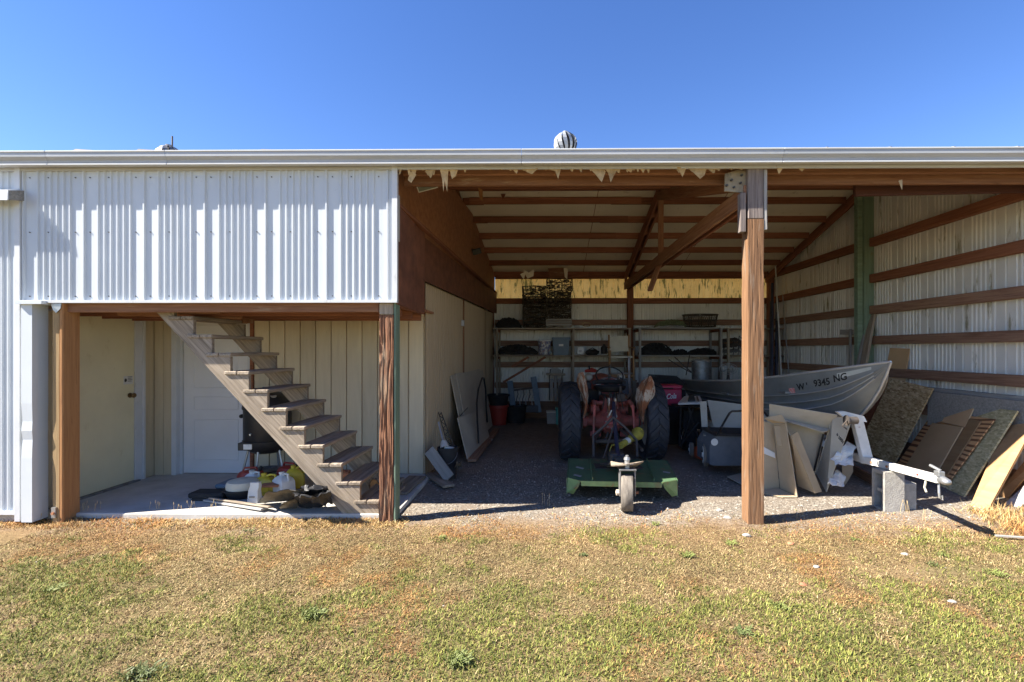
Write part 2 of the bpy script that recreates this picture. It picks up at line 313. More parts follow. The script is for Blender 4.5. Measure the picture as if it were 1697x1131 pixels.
# ================= the place: ground, slab
YF, YD, YR, XR, XL = 4.56, 6.18, 11.6, 5.45, -9.0
YRG = 8.1
def U(y): return 3.40+.285*((y-YF) if y < YRG else (2*YRG-y-YF))      # underside of roof sheathing
GZ = -.04
def ss(a, b, x): t = np.clip((x-a)/(b-a), 0, 1); return t*t*(3-2*t)
_lat = np.random.rand(8, 256, 256)
def vn(x, y, s, k=0):
    """value noise over arrays"""
    x = x*s+17.3*k+50; y = y*s+9.1*k+50; xi = np.floor(x).astype(int); yi = np.floor(y).astype(int); fx = x-xi; fy = y-yi
    fx = fx*fx*(3-2*fx); fy = fy*fy*(3-2*fy); G = _lat[k % 8]; g = lambda a, b: G[a % 256, b % 256]
    return (g(xi,yi)*(1-fx)+g(xi+1,yi)*fx)*(1-fy)+(g(xi,yi+1)*(1-fx)+g(xi+1,yi+1)*fx)*fy
def fbm(x, y, s, k=0): return .5*vn(x,y,s,k)+.3*vn(x,y,s*2.1,k+1)+.2*vn(x,y,s*4.3,k+2)
def gh(x, y):
    """ground height"""
    x = np.asarray(x, float); y = np.asarray(y, float)
    near = ss(14, 10, np.abs(x))*ss(-6, -3, y)*ss(14, 12, y)
    g = GZ+near*(.05*(fbm(x,y,.8,0)-.5)*ss(5.2, 4.4, y)+.02*(fbm(x,y,6,3)-.5))
    return g-.02*ss(4.9, 4.4, y)
def gz(x, y): return float(gh(np.array([x]), np.array([y]))[0])
xs = np.concatenate([-np.geomspace(400, 9, 14), np.linspace(-8.5, 8.5, 240), np.geomspace(9, 400, 14)])
ys = np.concatenate([-np.geomspace(400, 2.2, 12), np.linspace(-2, 13, 210), np.geomspace(13.5, 600, 14)])
X, Y = np.meshgrid(xs, ys); Z = gh(X, Y); nx, ny = len(xs), len(ys)
fc = [(j*nx+i, j*nx+i+1, (j+1)*nx+i+1, (j+1)*nx+i) for j in range(ny-1) for i in range(nx-1)]
mb = MB(); mb.v = list(zip(X.ravel().tolist(), Y.ravel().tolist(), Z.ravel().tolist())); mb.f = fc
def m_ground_():
    m = bpy.data.materials.new('dry lawn and gravel ground'); m.use_nodes = True; nt = m.node_tree; bs = nt.nodes['Principled BSDF']
    v_ = coords(nt, (1,1,1), rnd=False)
    soil = ramp(nt, nz(nt, v_, 22, 8, .7), [(.3, (.10,.068,.04)), (.5, (.19,.13,.075)), (.7, (.32,.23,.13))])
    gr = ramp(nt, nz(nt, v_, 1.3, 4), [(.42, (.13,.14,.045)), (.6, (.26,.19,.10))]); soil = mix(nt, .45, soil, gr)
    vo = node(nt, 'ShaderNodeTexVoronoi'); vo.inputs['Scale'].default_value = 48; L(nt, v_, vo.inputs['Vector'])
    gv = ramp(nt, vo.outputs['Color'], [(.1, (.13,.11,.09)), (.6, (.25,.22,.18)), (.95, (.42,.38,.32))])
    gv = mix(nt, ramp(nt, nz(nt, v_, 2.0, 6), [(.4, 0), (.62, .75)]), gv, (.22,.175,.135))
    strawy = ramp(nt, nz(nt, v_, 60, 5, .7), [(.35, (.13,.078,.042)), (.55, (.28,.18,.095)), (.7, (.42,.31,.175))])
    sp = node(nt, 'ShaderNodeSeparateXYZ'); L(nt, v_, sp.inputs[0])
    ad = node(nt, 'ShaderNodeMath', operation='MULTIPLY_ADD'); L(nt, nz(nt, v_, 2.2, 5), ad.inputs[0]); ad.inputs[1].default_value = 1.1; L(nt, sp.outputs['Y'], ad.inputs[2])
    c = mix(nt, ramp(nt, sc01(nt, ad.outputs[0], 4.2, 5.0), [(0, 0), (1, 1)]), soil, strawy)
    gv = mix(nt, ramp(nt, sc01(nt, ad.outputs[0], 6.0, 7.4), [(0, 0), (1, .8)]), gv, ramp(nt, nz(nt, v_, 9, 8, .7), [(.3, (.19,.155,.13)), (.7, (.34,.285,.24))])); ax = node(nt, 'ShaderNodeMath', operation='ABSOLUTE'); L(nt, sp.outputs['X'], ax.inputs[0]); mu = node(nt, 'ShaderNodeMath', operation='MULTIPLY'); mu2 = node(nt, 'ShaderNodeMath', operation='MULTIPLY'); L(nt, sc01(nt, ad.outputs[0], 4.85, 5.35), mu.inputs[0]); L(nt, sc01(nt, ax.outputs[0], 7.2, 6.0), mu.inputs[1]); L(nt, mu.outputs[0], mu2.inputs[0]); L(nt, sc01(nt, sp.outputs['Y'], 13.2, 12.0), mu2.inputs[1]); c = mix(nt, mu2.outputs[0], c, gv)
    L(nt, c, bs.inputs['Base Color']); bs.inputs['Roughness'].default_value = .95; bs.inputs['Specular IOR Level'].default_value = .1
    b = node(nt, 'ShaderNodeBump'); b.inputs['Strength'].default_value = .9; b.inputs['Distance'].default_value = .02; L(nt, nz(nt, v_, 45, 6, .7), b.inputs['Height']); L(nt, b.outputs[0], bs.inputs['Normal'])
    return m
def sc01(nt, s, a, b):
    r = node(nt, 'ShaderNodeMapRange'); L(nt, s, r.inputs[0]); r.inputs[1].default_value = a; r.inputs[2].default_value = b; return r.outputs[0]
m_ground = m_ground_()
mk('ground', mb, m_ground, smooth=True, frame=Matrix.Identity(4), kind='structure')
mb = MB(); mb.cbox((-4.97, 4.68, -.16), (-1.43, 6.28, 0), .008)
slab = mk('concrete_slab', mb, m_conc, kind='structure')

# ================= the barn
barn = thing('pole_barn', 'long white ribbed metal pole barn with open timber bay and gutter', 'barn', (0, YF, 0))
PW = .58
PROF = [(0,0),(.006,.017),(.020,.017),(.028,0)]
for i in range(6):
    b = .135+i*.062; PROF += [(b,0),(b+.008,.013),(b+.020,.013),(b+.030,0)]
def siding(name, u0, u1, pt, z0, z1, mat, parent, off=0, **kw):
    """ribbed sheets side by side; pt(u, h, z) gives the point, z0(u) and z1(u) the ends; each sheet an object"""
    u = u0+off
    while u < u1-1e-6:
        us = [(u+a, h) for a, h in PROF if u0 <= u+a <= u1]
        e = min(u+PW, u1)
        if not us or us[0][0] > max(u, u0)+1e-6: us.insert(0, (max(u, u0), 0))
        us.append((e, 0)); mb = MB(); n = len(us)
        vs = [pt(a, h, z0(a)) for a, h in us]+[pt(a, h, z1(a)) for a, h in us]
        mb.add(vs, [(i, i+1, n+i+1, n+i) for i in range(n-1)])
        if e-max(u, u0) > .02: mk(name, mb, mat, parent, **kw)
        u += PW
front = lambda x, h, z: (x, YF-h, z)
Xc = -4.925; sh0 = PY(38, 300, YF).x
siding('siding_panel', sh0, -1.425, front, lambda x: 2.07, lambda x: 3.36, m_white, barn)
siding('siding_panel', XL, sh0-.03, lambda x, h, z: (x, YF+.012-h, z), lambda x: .06, lambda x: 3.36, m_white, barn, off=.07)
# screws, joined: a few pixels each
mb = MB()
for k in range(7):
    for z in (3.24, 2.72, 2.11):
        for a in (.07, .25, .51):
            x = sh0+k*PW+a
            if x < -1.45: mb.cyl((x, YF-.0, z), (x, YF-.008, z), .0055, n=6)
mk('siding_screws', mb, m_bolt, barn, kind='stuff')
# corner trims
mk('corner_trim', MB().box((sh0-.05, YF-.03, -.03), (sh0, YF+.01, 3.36)), m_trim, barn)
mk('edge_trim', MB().box((-1.425, YF-.028, 2.06), (-1.375, YF+.012, 3.34)), m_trim, barn)
mk('drip_trim', MB().box((sh0, YF-.03, 2.045), (-1.377, YF+.02, 2.072)), m_trim, barn)
# white column cover with a dent, left of the alcove
def cover():
    a = PY(35, 600, YF-.05).x; b = PY(53, 600, YF-.05).x; mb = MB(); n = 24
    prof = [(a, YF+.02), (a, YF-.05), (b, YF-.05), (b, YF+.10)]
    for i in range(n+1):
        z = -.03+i*(2.075)/n; d = .010*math.exp(-((z-.95)/.06)**2)+.014*math.exp(-((z-.72)/.05)**2)
        for j, (x, y) in enumerate(prof): mb.v.append((x+(.4*d if j < 2 else -.5*d), y+(d if j in (1, 2) else 0), z))
    mb.f = [(i*4+j, i*4+j+1, (i+1)*4+j+1, (i+1)*4+j) for i in range(n) for j in range(3)]
    mb.box((a-.03, YF-.08, 2.03), (b+.12, YF+.1, 2.062)); return mb
mk('column_cover', cover(), m_white, barn)
mk('wall_return', MB().box((-4.77, 4.665, -.02), (-4.73, 4.70, 2.05)), m_whitein, barn)
mk('bottom_trim', MB().box((XL, YF-.02, .03), (sh0-.05, YF+.03, .06)), m_trim, barn)
mk('foundation', MB().box((XL, YF+.02, -.3), (-4.99, YF+.2, .045)), m_block, barn)
# outer shell out of sight: gable and back of the closed part
mk('end_wall', MB().prism([(XL, YF+.02, 0), (XL, YR, 0), (XL, YR, 3.38), (XL, YRG, 4.38), (XL, YF+.02, 3.38)], (-.02, 0, 0)), m_white, barn)
mk('inner_wall', MB().box((-5.05, 4.60, -.1), (-4.985, YR, 3.35)), m_tan, barn)
# ---- rear wall metal, seen from inside, with the clear strip above
rear = lambda x, h, z: (x, YR+h, z)
siding('rear_wall_panel', -6.4, XR, rear, lambda x: .36, lambda x: 2.84, m_whitein, barn, off=-.1)
siding('skylight_panel', -1.16, XR, lambda x, h, z: (x, YR+.03+h, z), lambda x: 2.80, lambda x: 3.40, m_sky, barn, off=-.22)
mk('rear_wall_panel', MB().box((-6.4, YR, 2.84), (-1.2, YR+.02, 3.4)), m_whitein, barn)
mk('skirt_board', MB().box((-1.5, YR-.04, -.1), (XR, YR, .365)), m_browng, barn)
# ---- right wall metal
right = lambda y, h, z: (XR+h, y, z)
siding('side_wall_panel', YF, YR, right, lambda y: .20, lambda y: U(y)-.01, m_whitein, barn)
mk('skirt_board', MB().box((XR-.04, YF+.05, -.1), (XR, YR-.05, .22)), m_browng, barn)
# ---- girts (rear and right wall)
for z in (3.36, 2.765, 2.25, 1.755, 1.245, .755):
    for a, b in ((-1.15, 2.0), (2.14, XR)):
        board('wall_girt', (a, YR-.05, z), (b, YR-.05, z+.004), .09, .13, m_browng if z < 2.3 else m_brown, barn)
    for a, b in ((4.62, 7.98), (8.17, YR-.12)):
        board('wall_girt', (XR-.05, a, z), (XR-.05, b, z), .09, .135, m_browng if 1.3 < z < 2.3 or z < 1 else m_brown if z > 2.3 else m_browng, barn)
board('wall_girt', (XR-.035, 4.62, 1.05), (XR-.035, 7.9, 1.05), .06, .05, m_greyl, barn)
# ---- posts
def post(name, x0, x1, y0, y1, z0, z1, mat, **kw):
    return mk(name, MB().cbox((0, -(x1-x0)/2, -(y1-y0)/2), (z1-z0, (x1-x0)/2, (y1-y0)/2), .008), mat, barn, frame=frm(((x0+x1)/2, (y0+y1)/2, z0), (0,0,1), (0,-1,0)), **kw)
xm0 = PY(1240, 700, YF).x; xm1 = PY(1266, 700, YF).x
post('bay_post', xm0, xm1, YF, YF+.15, 2.832, 3.325, m_topgrey, label='grey upper end of the middle post')
post('bay_post', -1.423, -1.40, YF+.02, YF+.15, -.3, 2.05, m_green, label='green tinted side board of the weathered post')
post('bay_post', -1.56, -1.425, YF+.012, YF+.15, 1.932, 2.045, m_grey)
xp0 = PY(86, 700, YF).x; xp1 = PY(106, 700, YF).x
post('alcove_post', xp0, (xp0+xp1)/2+.02, YF, YF+.165, -.2, 2.045, m_postpale)
post('alcove_post', (xp0+xp1)/2+.022, xp1, YF-.012, YF+.165, -.2, 2.045, m_postor, label='orange treated timber half of the corner post')
br = mk('post_bracket', MB().box((xp0+.01, YF-.017, .0), (xp0+.05, YF-.001, .1)), m_galv, barn)
mk('bracket_bolt', MB().cyl((xp0+.03, YF-.017, .045), (xp0+.03, YF-.03, .045), .014, n=8), m_rust, br)
mk('joist_hanger', MB().prism([(xp0+.01, YF-.02, 2.04), (xp0+.11, YF-.02, 2.04), (xp0+.1, YF-.02, 1.99), (xp0+.06, YF-.02, 1.95), (xp0+.03, YF-.02, 1.98)], (0, .006, 0)), m_galv, barn)
mk('conduit', MB().tube([(-4.72, 4.66, .1), (-4.72, 4.66, 2.04)], .009), m_darkst, barn)
post('green_post', PX(1433, 600, XR-.0).x-.16, XR-.0, 8.0, 8.15, -.2, U(8.1)-.13, m_green)
mk('green_post', MB().cbox((XR-.25, 8.03, -.2), (XR-.165, 8.13, U(8.1)-.2), .006), m_green, barn, label='narrow green board on the green post')
post('rear_post', 2.0, 2.14, YR-.17, YR-.03, -.2, 3.28, m_brown)
post('rear_post', XR-.14, XR-.01, YR-.2, YR-.06, -.2, 3.3, m_brown)
post('rear_post', -1.3, -1.17, YR-.2, YR-.06, -.2, 3.3, m_brown)
def rough_post(x0, x1, y0, y1, z0, z1, mat, amp, seed, label):
    """split and weathered timber: vertical cracks cut into the faces"""
    mb = MB(); N, K = 18, 70; per = []; cx, cy = (x0+x1)/2, (y0+y1)/2
    for i in range(4*N):
        k, u = divmod(i, N); u /= N
        per.append([(x0+(x1-x0)*u, y0), (x1, y0+(y1-y0)*u), (x1-(x1-x0)*u, y1), (x0, y1-(y1-y0)*u)][k])
    vs = []
    for j in range(K+1):
        z = z0+(z1-z0)*j/K
        for x, y in per:
            q = V((x*38, y*38, z*1.7+seed)); c = abs(noise.noise(q)); d = amp*(max(0, .22-c)/.22)**1.5+amp*.35*noise.noise(V((x*90, y*90, z*6)))+amp*.5*noise.noise(V((x*9, y*9, z*2.5+seed)))
            l_ = math.hypot(x-cx, y-cy); vs.append((x-(x-cx)/l_*d, y-(y-cy)/l_*d, z))
    P = 4*N; fs = [(j*P+i, j*P+(i+1) % P, (j+1)*P+(i+1) % P, (j+1)*P+i) for j in range(K) for i in range(P)]+[tuple(range(P)), tuple(range(K*P, K*P+P))]
    fr = frm((cx, cy, z0), (0,0,1), (0,-1,0)); inv = fr.inverted(); mb.v = [tuple(inv@V(p)) for p in vs]; mb.f = fs
    mk('bay_post', mb, mat, barn, frame=fr, smooth=True, sharp=35, label=label)
rough_post(xm0, xm1, YF, YF+.15, -.3, 2.83, m_post, .0035, 3, 'red brown middle bay post lit on its left face')
rough_post(-1.56, -1.425, YF+.012, YF+.15, -.3, 1.93, m_postold, .014, 9, 'deeply weathered post beside the stairs')
# ---- roof: sheets, sheathing film, purlins
def roofpt(s):   # s = +1 front slope, -1 rear slope
    return lambda x, h, y: (x, y, U(y)+.025+h)
xe = XR+.15
k = 0; u = XL
while u < xe:
    for s in (1, -1):
        a, b = (YF-.10, YRG) if s == 1 else (YRG, YR+.2); mb = MB(); e = min(u+PW, xe)
        pr = [(u+q, h) for q, h in PROF if u+q < e]+[(e, 0)]; n = len(pr); lift = .042 if (s == 1 and u > 2.3) else 0
        mb.add([(x, a, U(a)+.025+lift+h*1.6) for x, h in pr]+[(x, b, U(b)+.028+h) for x, h in pr], [(i, i+1, n+i+1, n+i) for i in range(n-1)])
        mk('roof_panel', mb, m_roof, barn)
    u += PW
for a, b in ((YF-.02, YRG), (YRG, YR)):
    u = -1.45
    for e in (.95, 3.2, XR):
        mb = MB(); g = .006; N = 12; q = []
        for j in range(5):
            for i in range(N+1):
                x = u+g+(e-u-2*g)*i/N; y = a+(b-a)*j/4; y = min(max(y, a+.001), b-.001)
                q.append((x, y, U(y)-.004-.012*noise.noise(V((x*1.5, y*1.5, 0)))-.008))
        mb.add(q, [(j*(N+1)+i, j*(N+1)+i+1, (j+1)*(N+1)+i+1, (j+1)*(N+1)+i) for j in range(4) for i in range(N)])
        mk('insulation_sheet', mb, m_insul, barn, smooth=True); u = e
    mk('roof_deck', MB().prism([(XL, a, U(a)+.004), (XL, b, U(b)+.004), (XL, b, U(b)+.02), (XL, a, U(a)+.02)], (xe-XL, 0, 0)), m_plym, barn)
for i, y in enumerate((8.48, 9.07, 9.66, 10.24, 10.82, 11.4)):
    z = U(y)-.085; c = [(-1.28+.02*i, 1.98), (1.84, XR-.12)]
    j = (.55-.1*i) if i % 2 else (.9-.06*i)
    board('roof_purlin', (-1.42, y+.05, z+.012), (-1.05, y+.05, z+.012), .04, .13, m_brown, barn)
    board('roof_purlin', (-1.3, y, z), (1.72-.13*i, y, z), .04, .115, m_brown, barn)
    board('roof_purlin', (1.2-.13*i, y+.043, z+.006), (XR-.14, y+.043, z+.006), .04, .12, m_brown, barn)
for i, y in enumerate((4.98, 5.56, 6.14, 6.72, 7.3, 7.88)):
    board('roof_purlin', (-1.42, y, U(y)-.085), (XR-.02, y, U(y)-.085), .04, .13, m_brown, barn)
m_fascia = wood('sun bleached fascia', (.58,.42,.24), (.38,.22,.11))
# ---- eave: gutter, fascia, header beams
gp = [(4.562, 3.436), (4.558, 3.33), (4.462, 3.33), (4.455, 3.362), (4.432, 3.392), (4.430, 3.432), (4.441, 3.444), (4.447, 3.436), (4.440, 3.395), (4.463, 3.368), (4.470, 3.338), (4.552, 3.338)]
for a, b in ((XL, -4.62), (-4.617, -3.50), (-3.497, -.2), (-.197, 2.2), (2.203, XR+.16)):
    mb = MB(); mb.prism([(a, y, z) for y, z in gp], (b-a, 0, 0)); mb.f = [f for f in mb.f]
    g_ = mk('gutter', mb, m_gutter, barn)
    mk('gutter_lip', MB().cbox((a, 4.424, 3.431), (b, 4.450, 3.446), .003), m_gutlip, g_)
    mk('gutter_lower_edge', MB().cbox((a, 4.447, 3.318), (b, 4.50, 3.334), .003), m_gutlip, g_)
mk('fascia_board', MB().box((XL, 4.535, 3.30), (XR+.1, 4.556, 3.328)), m_gutlip, barn)
board('fascia_board', (-1.37, YF+.015, 3.345), (XR, YF+.015, 3.345), .03, .065, m_fascia, barn)
for a, b in ((-1.38, xm0-.02), (xm1+.02, XR-.02)):
    board('header_beam', (a, 4.80, 3.31), (b, 4.80, 3.31), .045, .16, m_header, barn)
    board('header_beam', (a, 4.60, 3.365), (b, 4.60, 3.365), .045, .08, m_header, barn)
    board('header_beam', (a, 4.74, 3.36), (b, 4.74, 3.36), .045, .09, m_header, barn)
board('header_beam', (3.2, 5.0, 3.26), (XR-.03, 5.0, 3.30), .045, .16, m_darkw, barn, label='near black header piece on the right')
# torn insulation hanging under the eave: ragged strips
def rag(pts, y, mat=m_shred, name='torn_insulation', dep=.02):
    pp = [PY(px, py, y) for px, py in pts]; vs = [p+V((0, .02*noise.noise(p*9), 0)) for p in pp]
    mk(name, MB().prism(vs, (0, -.006, 0)), mat, barn)
rnd = random.Random(3)
def ragstrip(x0, x1, top, n, hmin, hmax, y):
    pts = [(x0, top), (x1, top)]; x = x1
    low = []
    for i in range(n):
        a = x1-(x1-x0)*(i+.5)/n+rnd.uniform(-2, 2); h_ = hmin+(hmax-hmin)*rnd.random()**2.5; low += [(a+rnd.uniform(1.2, 3), top+7+rnd.uniform(0, 4)), (a+.6, top+h_*.93), (a-rnd.uniform(.3, 1.6), top+h_)]
    rag(pts+low, y)
ragstrip(662, 760, 271, 14, 11, 24, 4.553); ragstrip(760, 900, 271, 17, 10, 19, 4.553); ragstrip(900, 1080, 270, 21, 10, 20, 4.553); ragstrip(1080, 1236, 270, 16, 10, 19, 4.553)
for p in ([(729,280),(743,280),(741,318),(737,300),(735,319),(733,298)], [(745,281),(759,280),(755,292),(749,297)], [(866,280),(892,280),(882,289),(874,286)], [(906,280),(930,279),(925,297),(920,284)],
          [(977,279),(1000,279),(1004,284),(997,303),(990,294)], [(1002,279),(1024,280),(1018,290),(1012,303),(1008,286)], [(995,280),(1003,280),(998,296)], [(1036,279),(1050,279),(1046,286)], [(1060,279),(1070,280),(1066,287)],
          [(1121,278),(1137,279),(1131,294),(1126,285)], [(1137,278),(1171,279),(1168,290),(1160,297),(1150,288)], [(1285,276),(1299,277),(1291,289)], [(1318,276),(1342,272),(1330,284)], [(1489,300),(1495,298),(1494,315)],
          [(680,285),(690,290),(682,304),(676,299)], [(704,284),(720,283),(714,296)]): rag(p, 4.548)
for p in ([(866,446),(876,452),(885,446),(884,458),(874,462)], [(872,450),(868,464),(862,455)]): rag(p, 10.3, m_insul)
rag([(908,445),(934,444),(936,463),(922,460),(912,463)], 10.75, m_header, 'hanging_ceiling_scrap'); rag([(934,444),(941,446),(940,463),(936,460)], 10.7, m_insul)
rag([(792,310),(800,316),(800,334),(795,330)], 7.0, m_postor, 'orange_foam'); rag([(830,322),(838,322),(833,332)], 8.3, m_brown, 'dark_ceiling_hole')
# ---- trusses
def truss(x, y0=4.6):
    yk = YRG
    rh = lambda y: U(y)-.20
    for dx in (-.045, .045):
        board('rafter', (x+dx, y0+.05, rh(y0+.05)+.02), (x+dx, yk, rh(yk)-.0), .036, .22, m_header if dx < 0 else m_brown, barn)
        board('rafter', (x+dx, yk+.01, rh(yk)), (x+dx, YR-.25, rh(YR-.25)), .036, .20, m_brown, barn)
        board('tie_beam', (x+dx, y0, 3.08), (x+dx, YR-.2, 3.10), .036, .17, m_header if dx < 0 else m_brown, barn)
    for y in (8.6, 9.2, 9.8, 10.4): mk('spacer_block', MB().box((x-.03, y, rh(y)-.09), (x+.03, y+.12, rh(y)+.05)), m_brown, barn)
    board('king_post', (x, yk, 3.02), (x, yk, U(yk)-.2), .036, .09, m_header, barn, up=(1,0,0))
TX = 1.97
truss(TX)
board('hanging_brace', tuple(PY(1095, 432, 8.2)), tuple(PY(1077, 482, 8.0)), .09, .04, m_header, barn)
board('rafter', (XR-.13, YRG+.05, U(YRG)-.17), (XR-.13, YR-.1, U(YR-.1)-.14), .036, .15, m_brown, barn)
board('rafter', (XR-.17, YRG+.05, U(YRG)-.26), (XR-.17, YR-.1, U(YR-.1)-.21), .036, .10, m_brown, barn)
board('rafter', (XR-.13, YRG-.15, U(YRG-.15)-.17), (XR-.13, 4.8, U(4.8)-.15), .036, .14, m_brown, barn)
# gusset and splints on the middle post
gx = PY(1201, 300, 4.66).x
gus = mk('gusset_plate', MB().prism([PY(1202,288,4.62), PY(1222,282,4.62), PY(1238,283,4.62), PY(1238,320,4.62), PY(1201,317,4.62)], (0, .02, 0)), m_gus, barn)
mb = MB()
for px, py in ((1205,307),(1213,298),(1217,310),(1228,303),(1230,290)): p = PY(px, py, 4.60); mb.cyl(p, p+V((0,.03,0)), .011, n=7)
mk('bolt_holes', mb, m_bolt, gus)
board('post_splint', (xm0-.045, YF+.04, 2.71), (xm0-.045, YF+.04, 3.08), .05, .075, m_topgrey, barn, up=(0,1,0))
board('post_splint', (xm1+.02, YF+.05, 2.73), (xm1+.02, YF+.05, 3.3), .03, .09, m_greyl, barn, up=(0,1,0))
board('post_splint', (-1.385, YF+.02, 2.63), (-1.385, YF+.02, 3.07), .035, .04, m_greyl, barn, up=(0,1,0))
# ---- partition on the left of the open bay (x of its face runs slightly inward towards the rear)
def xp(y): return -1.51+(y-6.18)*.0615
def ply(name, y0, y1, zb0, zb1, zt0, zt1, mat, off=0, xa=None, xb=None):
    a = xa if xa is not None else xp(y0)+off; b = xb if xb is not None else xp(y1)+off
    sheet(name, (b, y1, zb1), (a, y0, zb0), (a, y0, zt0), (b, y1, zt1), .018, mat, barn)
led = lambda y: 3.08-.0*y
# upper sheets
for y0, y1 in ((YF+.06, 5.55), (5.556, 7.2), (7.206, 9.0), (9.006, YR-.02)):
    ply('plywood_sheet', y0, y1, 2.70, 2.70, U(y0)-.02, U(y1)-.02, m_plym, .0, xa=-1.45 if y0 < 5 else None, xb=None)
lz = lambda y: 2.98
# lower dark band: front piece hangs to 2.03, the rest to 2.46
fr_pts = [(YF+.16, 5.72)]
ply('strand_board_sheet', YF+.03, 5.745, 2.035, 2.03, 3.0, 2.985, m_plyd, xa=-1.40, xb=-1.43)
ply('strand_board_sheet', 5.75, 8.0, 2.45, 2.46, 2.985, 2.97, m_plyd, .05)
ply('strand_board_sheet', 8.006, YR-.06, 2.46, 2.47, 2.97, 2.95, m_plyd, .05)
board('ledger_strip', (-1.41, YF+.1, 3.0), (xp(YR)+.05, YR-.1, 2.96), .06, .035, m_brown, barn)
mk('floor_rim', MB().box((-1.46, YF+.16, 2.02), (-1.405, 5.72, 2.032)), m_brown, barn)
mk('rim_board', MB().box((-1.56, 5.722, 2.03), (-1.435, 5.745, 2.47)), m_plyd, barn)
# grooved tan wall below
def grooved(y0, y1, z0, z1, name):
    mb = MB(); y = y0; pts = []
    while y < y1-.05:
        for a, d in ((0, 0), (.088, 0), (.090, -.006), (.098, -.006), (.1, 0)): pts.append((y+a, d))
        y += .102
    n = len(pts); mb.add([(xp(a)+d, a, z0) for a, d in pts]+[(xp(a)+d, a, z1) for a, d in pts], [(i, i+1, n+i+1, n+i) for i in range(n-1)])
    mk(name, mb, m_tandim, barn)
for y0, y1 in ((6.18, 8.28), (8.32, 10.4), (10.42, YR)): grooved(y0, y1, -.05, 2.46, 'grooved_siding_sheet')
board('batten', (xp(8.3)+.012, 8.3, .9), (xp(8.3)+.012, 8.3, 2.46), .05, .02, m_header, barn, up=(1,0,0))
mk('outlet_box', MB().cbox((xp(8.2)+.0, 8.15, 2.0), (xp(8.2)+.05, 8.22, 2.1), .004), m_galv, barn)
mk('sill_board', MB().box((-1.6, 6.19, -.12), (-1.47, YR, -.02)), m_grey, barn)
mk('partition_core', MB().prism([(-1.6, 6.2, -.1), (-1.54, 6.2, -.1), (-1.21, YR, -.1), (-1.6, YR, -.1)], (0, 0, 2.5)), m_tan, barn)
# loft floor and joists above the alcove
mk('loft_floor', MB().box((-4.98, 4.62, 2.075), (-1.45, 6.4, 2.1)), m_plym, barn)
board('loft_beam', (-4.6, 4.615, 2.01), (-1.57, 4.615, 2.01), .04, .10, m_header, barn)
for y in (5.0, 5.4, 5.8): board('loft_joist', (-4.97, y, 2.01), (-1.47, y, 2.01), .04, .12, m_brown, barn)
board('loft_beam', (-4.35, 4.9, 1.995), (-3.2, 5.1, 1.97), .04, .09, m_header, barn)
# alcove back wall of vertical tan boards (deep grooves), doors
WH = 2.02
xd0, xd1 = PY(303, 600, YD).x, PY(411, 600, YD).x
mk('wall_backing', MB().box((-4.98, YD+.035, -.02), (-1.53, YD+.06, 2.1)), m_tandim, barn)
x = xd1+.07; k = 0
while x < -1.52:
    e = min(x+.196, -1.515); mk('wall_board', MB().cbox((x+.004, YD+.012, .005), (e-.004, YD+.036, 2.03), .004), m_tan, barn); x += .2
a = PY(241, 600, 6.08).x; b = PY(291, 600, YD).x
xw0 = -4.98
mk('wall_board', MB().cbox((xw0+.012, 6.12, 0), ((xw0+.012+b)/2-.003, 6.15, 2.03), .003), m_tan, barn)
mk('wall_board', MB().cbox(((xw0+.012+b)/2+.003, 6.12, 0), (b-.0, 6.15, 2.03), .003), m_tan, barn)
mk('corner_trim', MB().cbox((b, 6.105, 0), (xd0-.03, 6.2, 2.03), .003), m_trim, barn)
mk('door_frame', MB().box((xd0-.03, YD-.01, 0), (xd0, YD+.06, 2.03)).box((xd1, YD-.01, 0), (xd1+.03, YD+.06, 2.03)).box((xd0-.03, YD-.01, 2.03), (xd1+.03, YD+.06, 2.06)), m_trim, barn)
mk('door_frame', MB().box((xd1+.03, YD-.012, 0), (xd1+.068, YD+.03, 2.04)), m_brown, barn, label='bare brown strip right of the white door')
dr = mk('door', MB().cbox((xd0+.004, YD+.01, .01), (xd1-.004, YD+.045, 2.02), .003), m_wdoor, barn, label='white panelled door behind the stairs')
def frame_mould(x0, x1, z0, z1):
    mb = MB(); t = .014; y = YD+.003
    mb.cbox((x0, y, z0), (x1, y+.009, z0+t)); mb.cbox((x0, y, z1-t), (x1, y+.009, z1)); mb.cbox((x0, y, z0+t), (x0+t, y+.009, z1-t)); mb.cbox((x1-t, y, z0+t), (x1, y+.009, z1-t))
    return mb
for z0, z1 in ((.17, .70), (.82, 1.0), (1.1, 1.92)): mk('door_panel', frame_mould(xd0+.13, xd1-.13, z0, z1), m_wdoor, dr)
p = PY(403, 689.5, YD); mk('door_handle', MB().lathe([(0,0),(.022,.0),(.024,.012),(.01,.016),(.012,.03),(.026,.045),(.022,.062),(0,.066)], (p.x, YD+.01, p.z), (0,-1,0), 12), m_blackm, dr, smooth=True)
# cream door in the left wall
xw = -4.975
q1 = PX(221, 600, xw).y; zt = PX(221, 525, xw).z
yd = mk('door', MB().cbox((xw-.02, 4.86, .02), (xw+.012, q1, 1.985), .004), m_yellow, barn, label='cream flush door in the left alcove wall')
mk('door_sill', MB().cbox((xw-.02, 4.8, -.01), (xw+.05, q1+.05, .018), .003), m_steel, barn)
mk('door_frame', MB().box((xw-.02, q1+.004, .0), (xw+.02, q1+.105, 2.01)).box((xw-.02, 4.8, 1.99), (xw+.02, q1+.004, 2.012)), m_trim, barn, label='white frame of the cream door')
mk('door_frame', MB().box((xw-.02, q1+.107, 0), (xw+.035, q1+.14, 2.02)), m_trim, barn)
p = PX(215, 655.5, xw+.012); kn = MB().lathe([(0,0),(.03,0),(.031,.006),(.012,.012),(.012,.03),(.027,.042),(.03,.055),(.022,.066),(0,.068)], tuple(p), (1,0,0), 12)
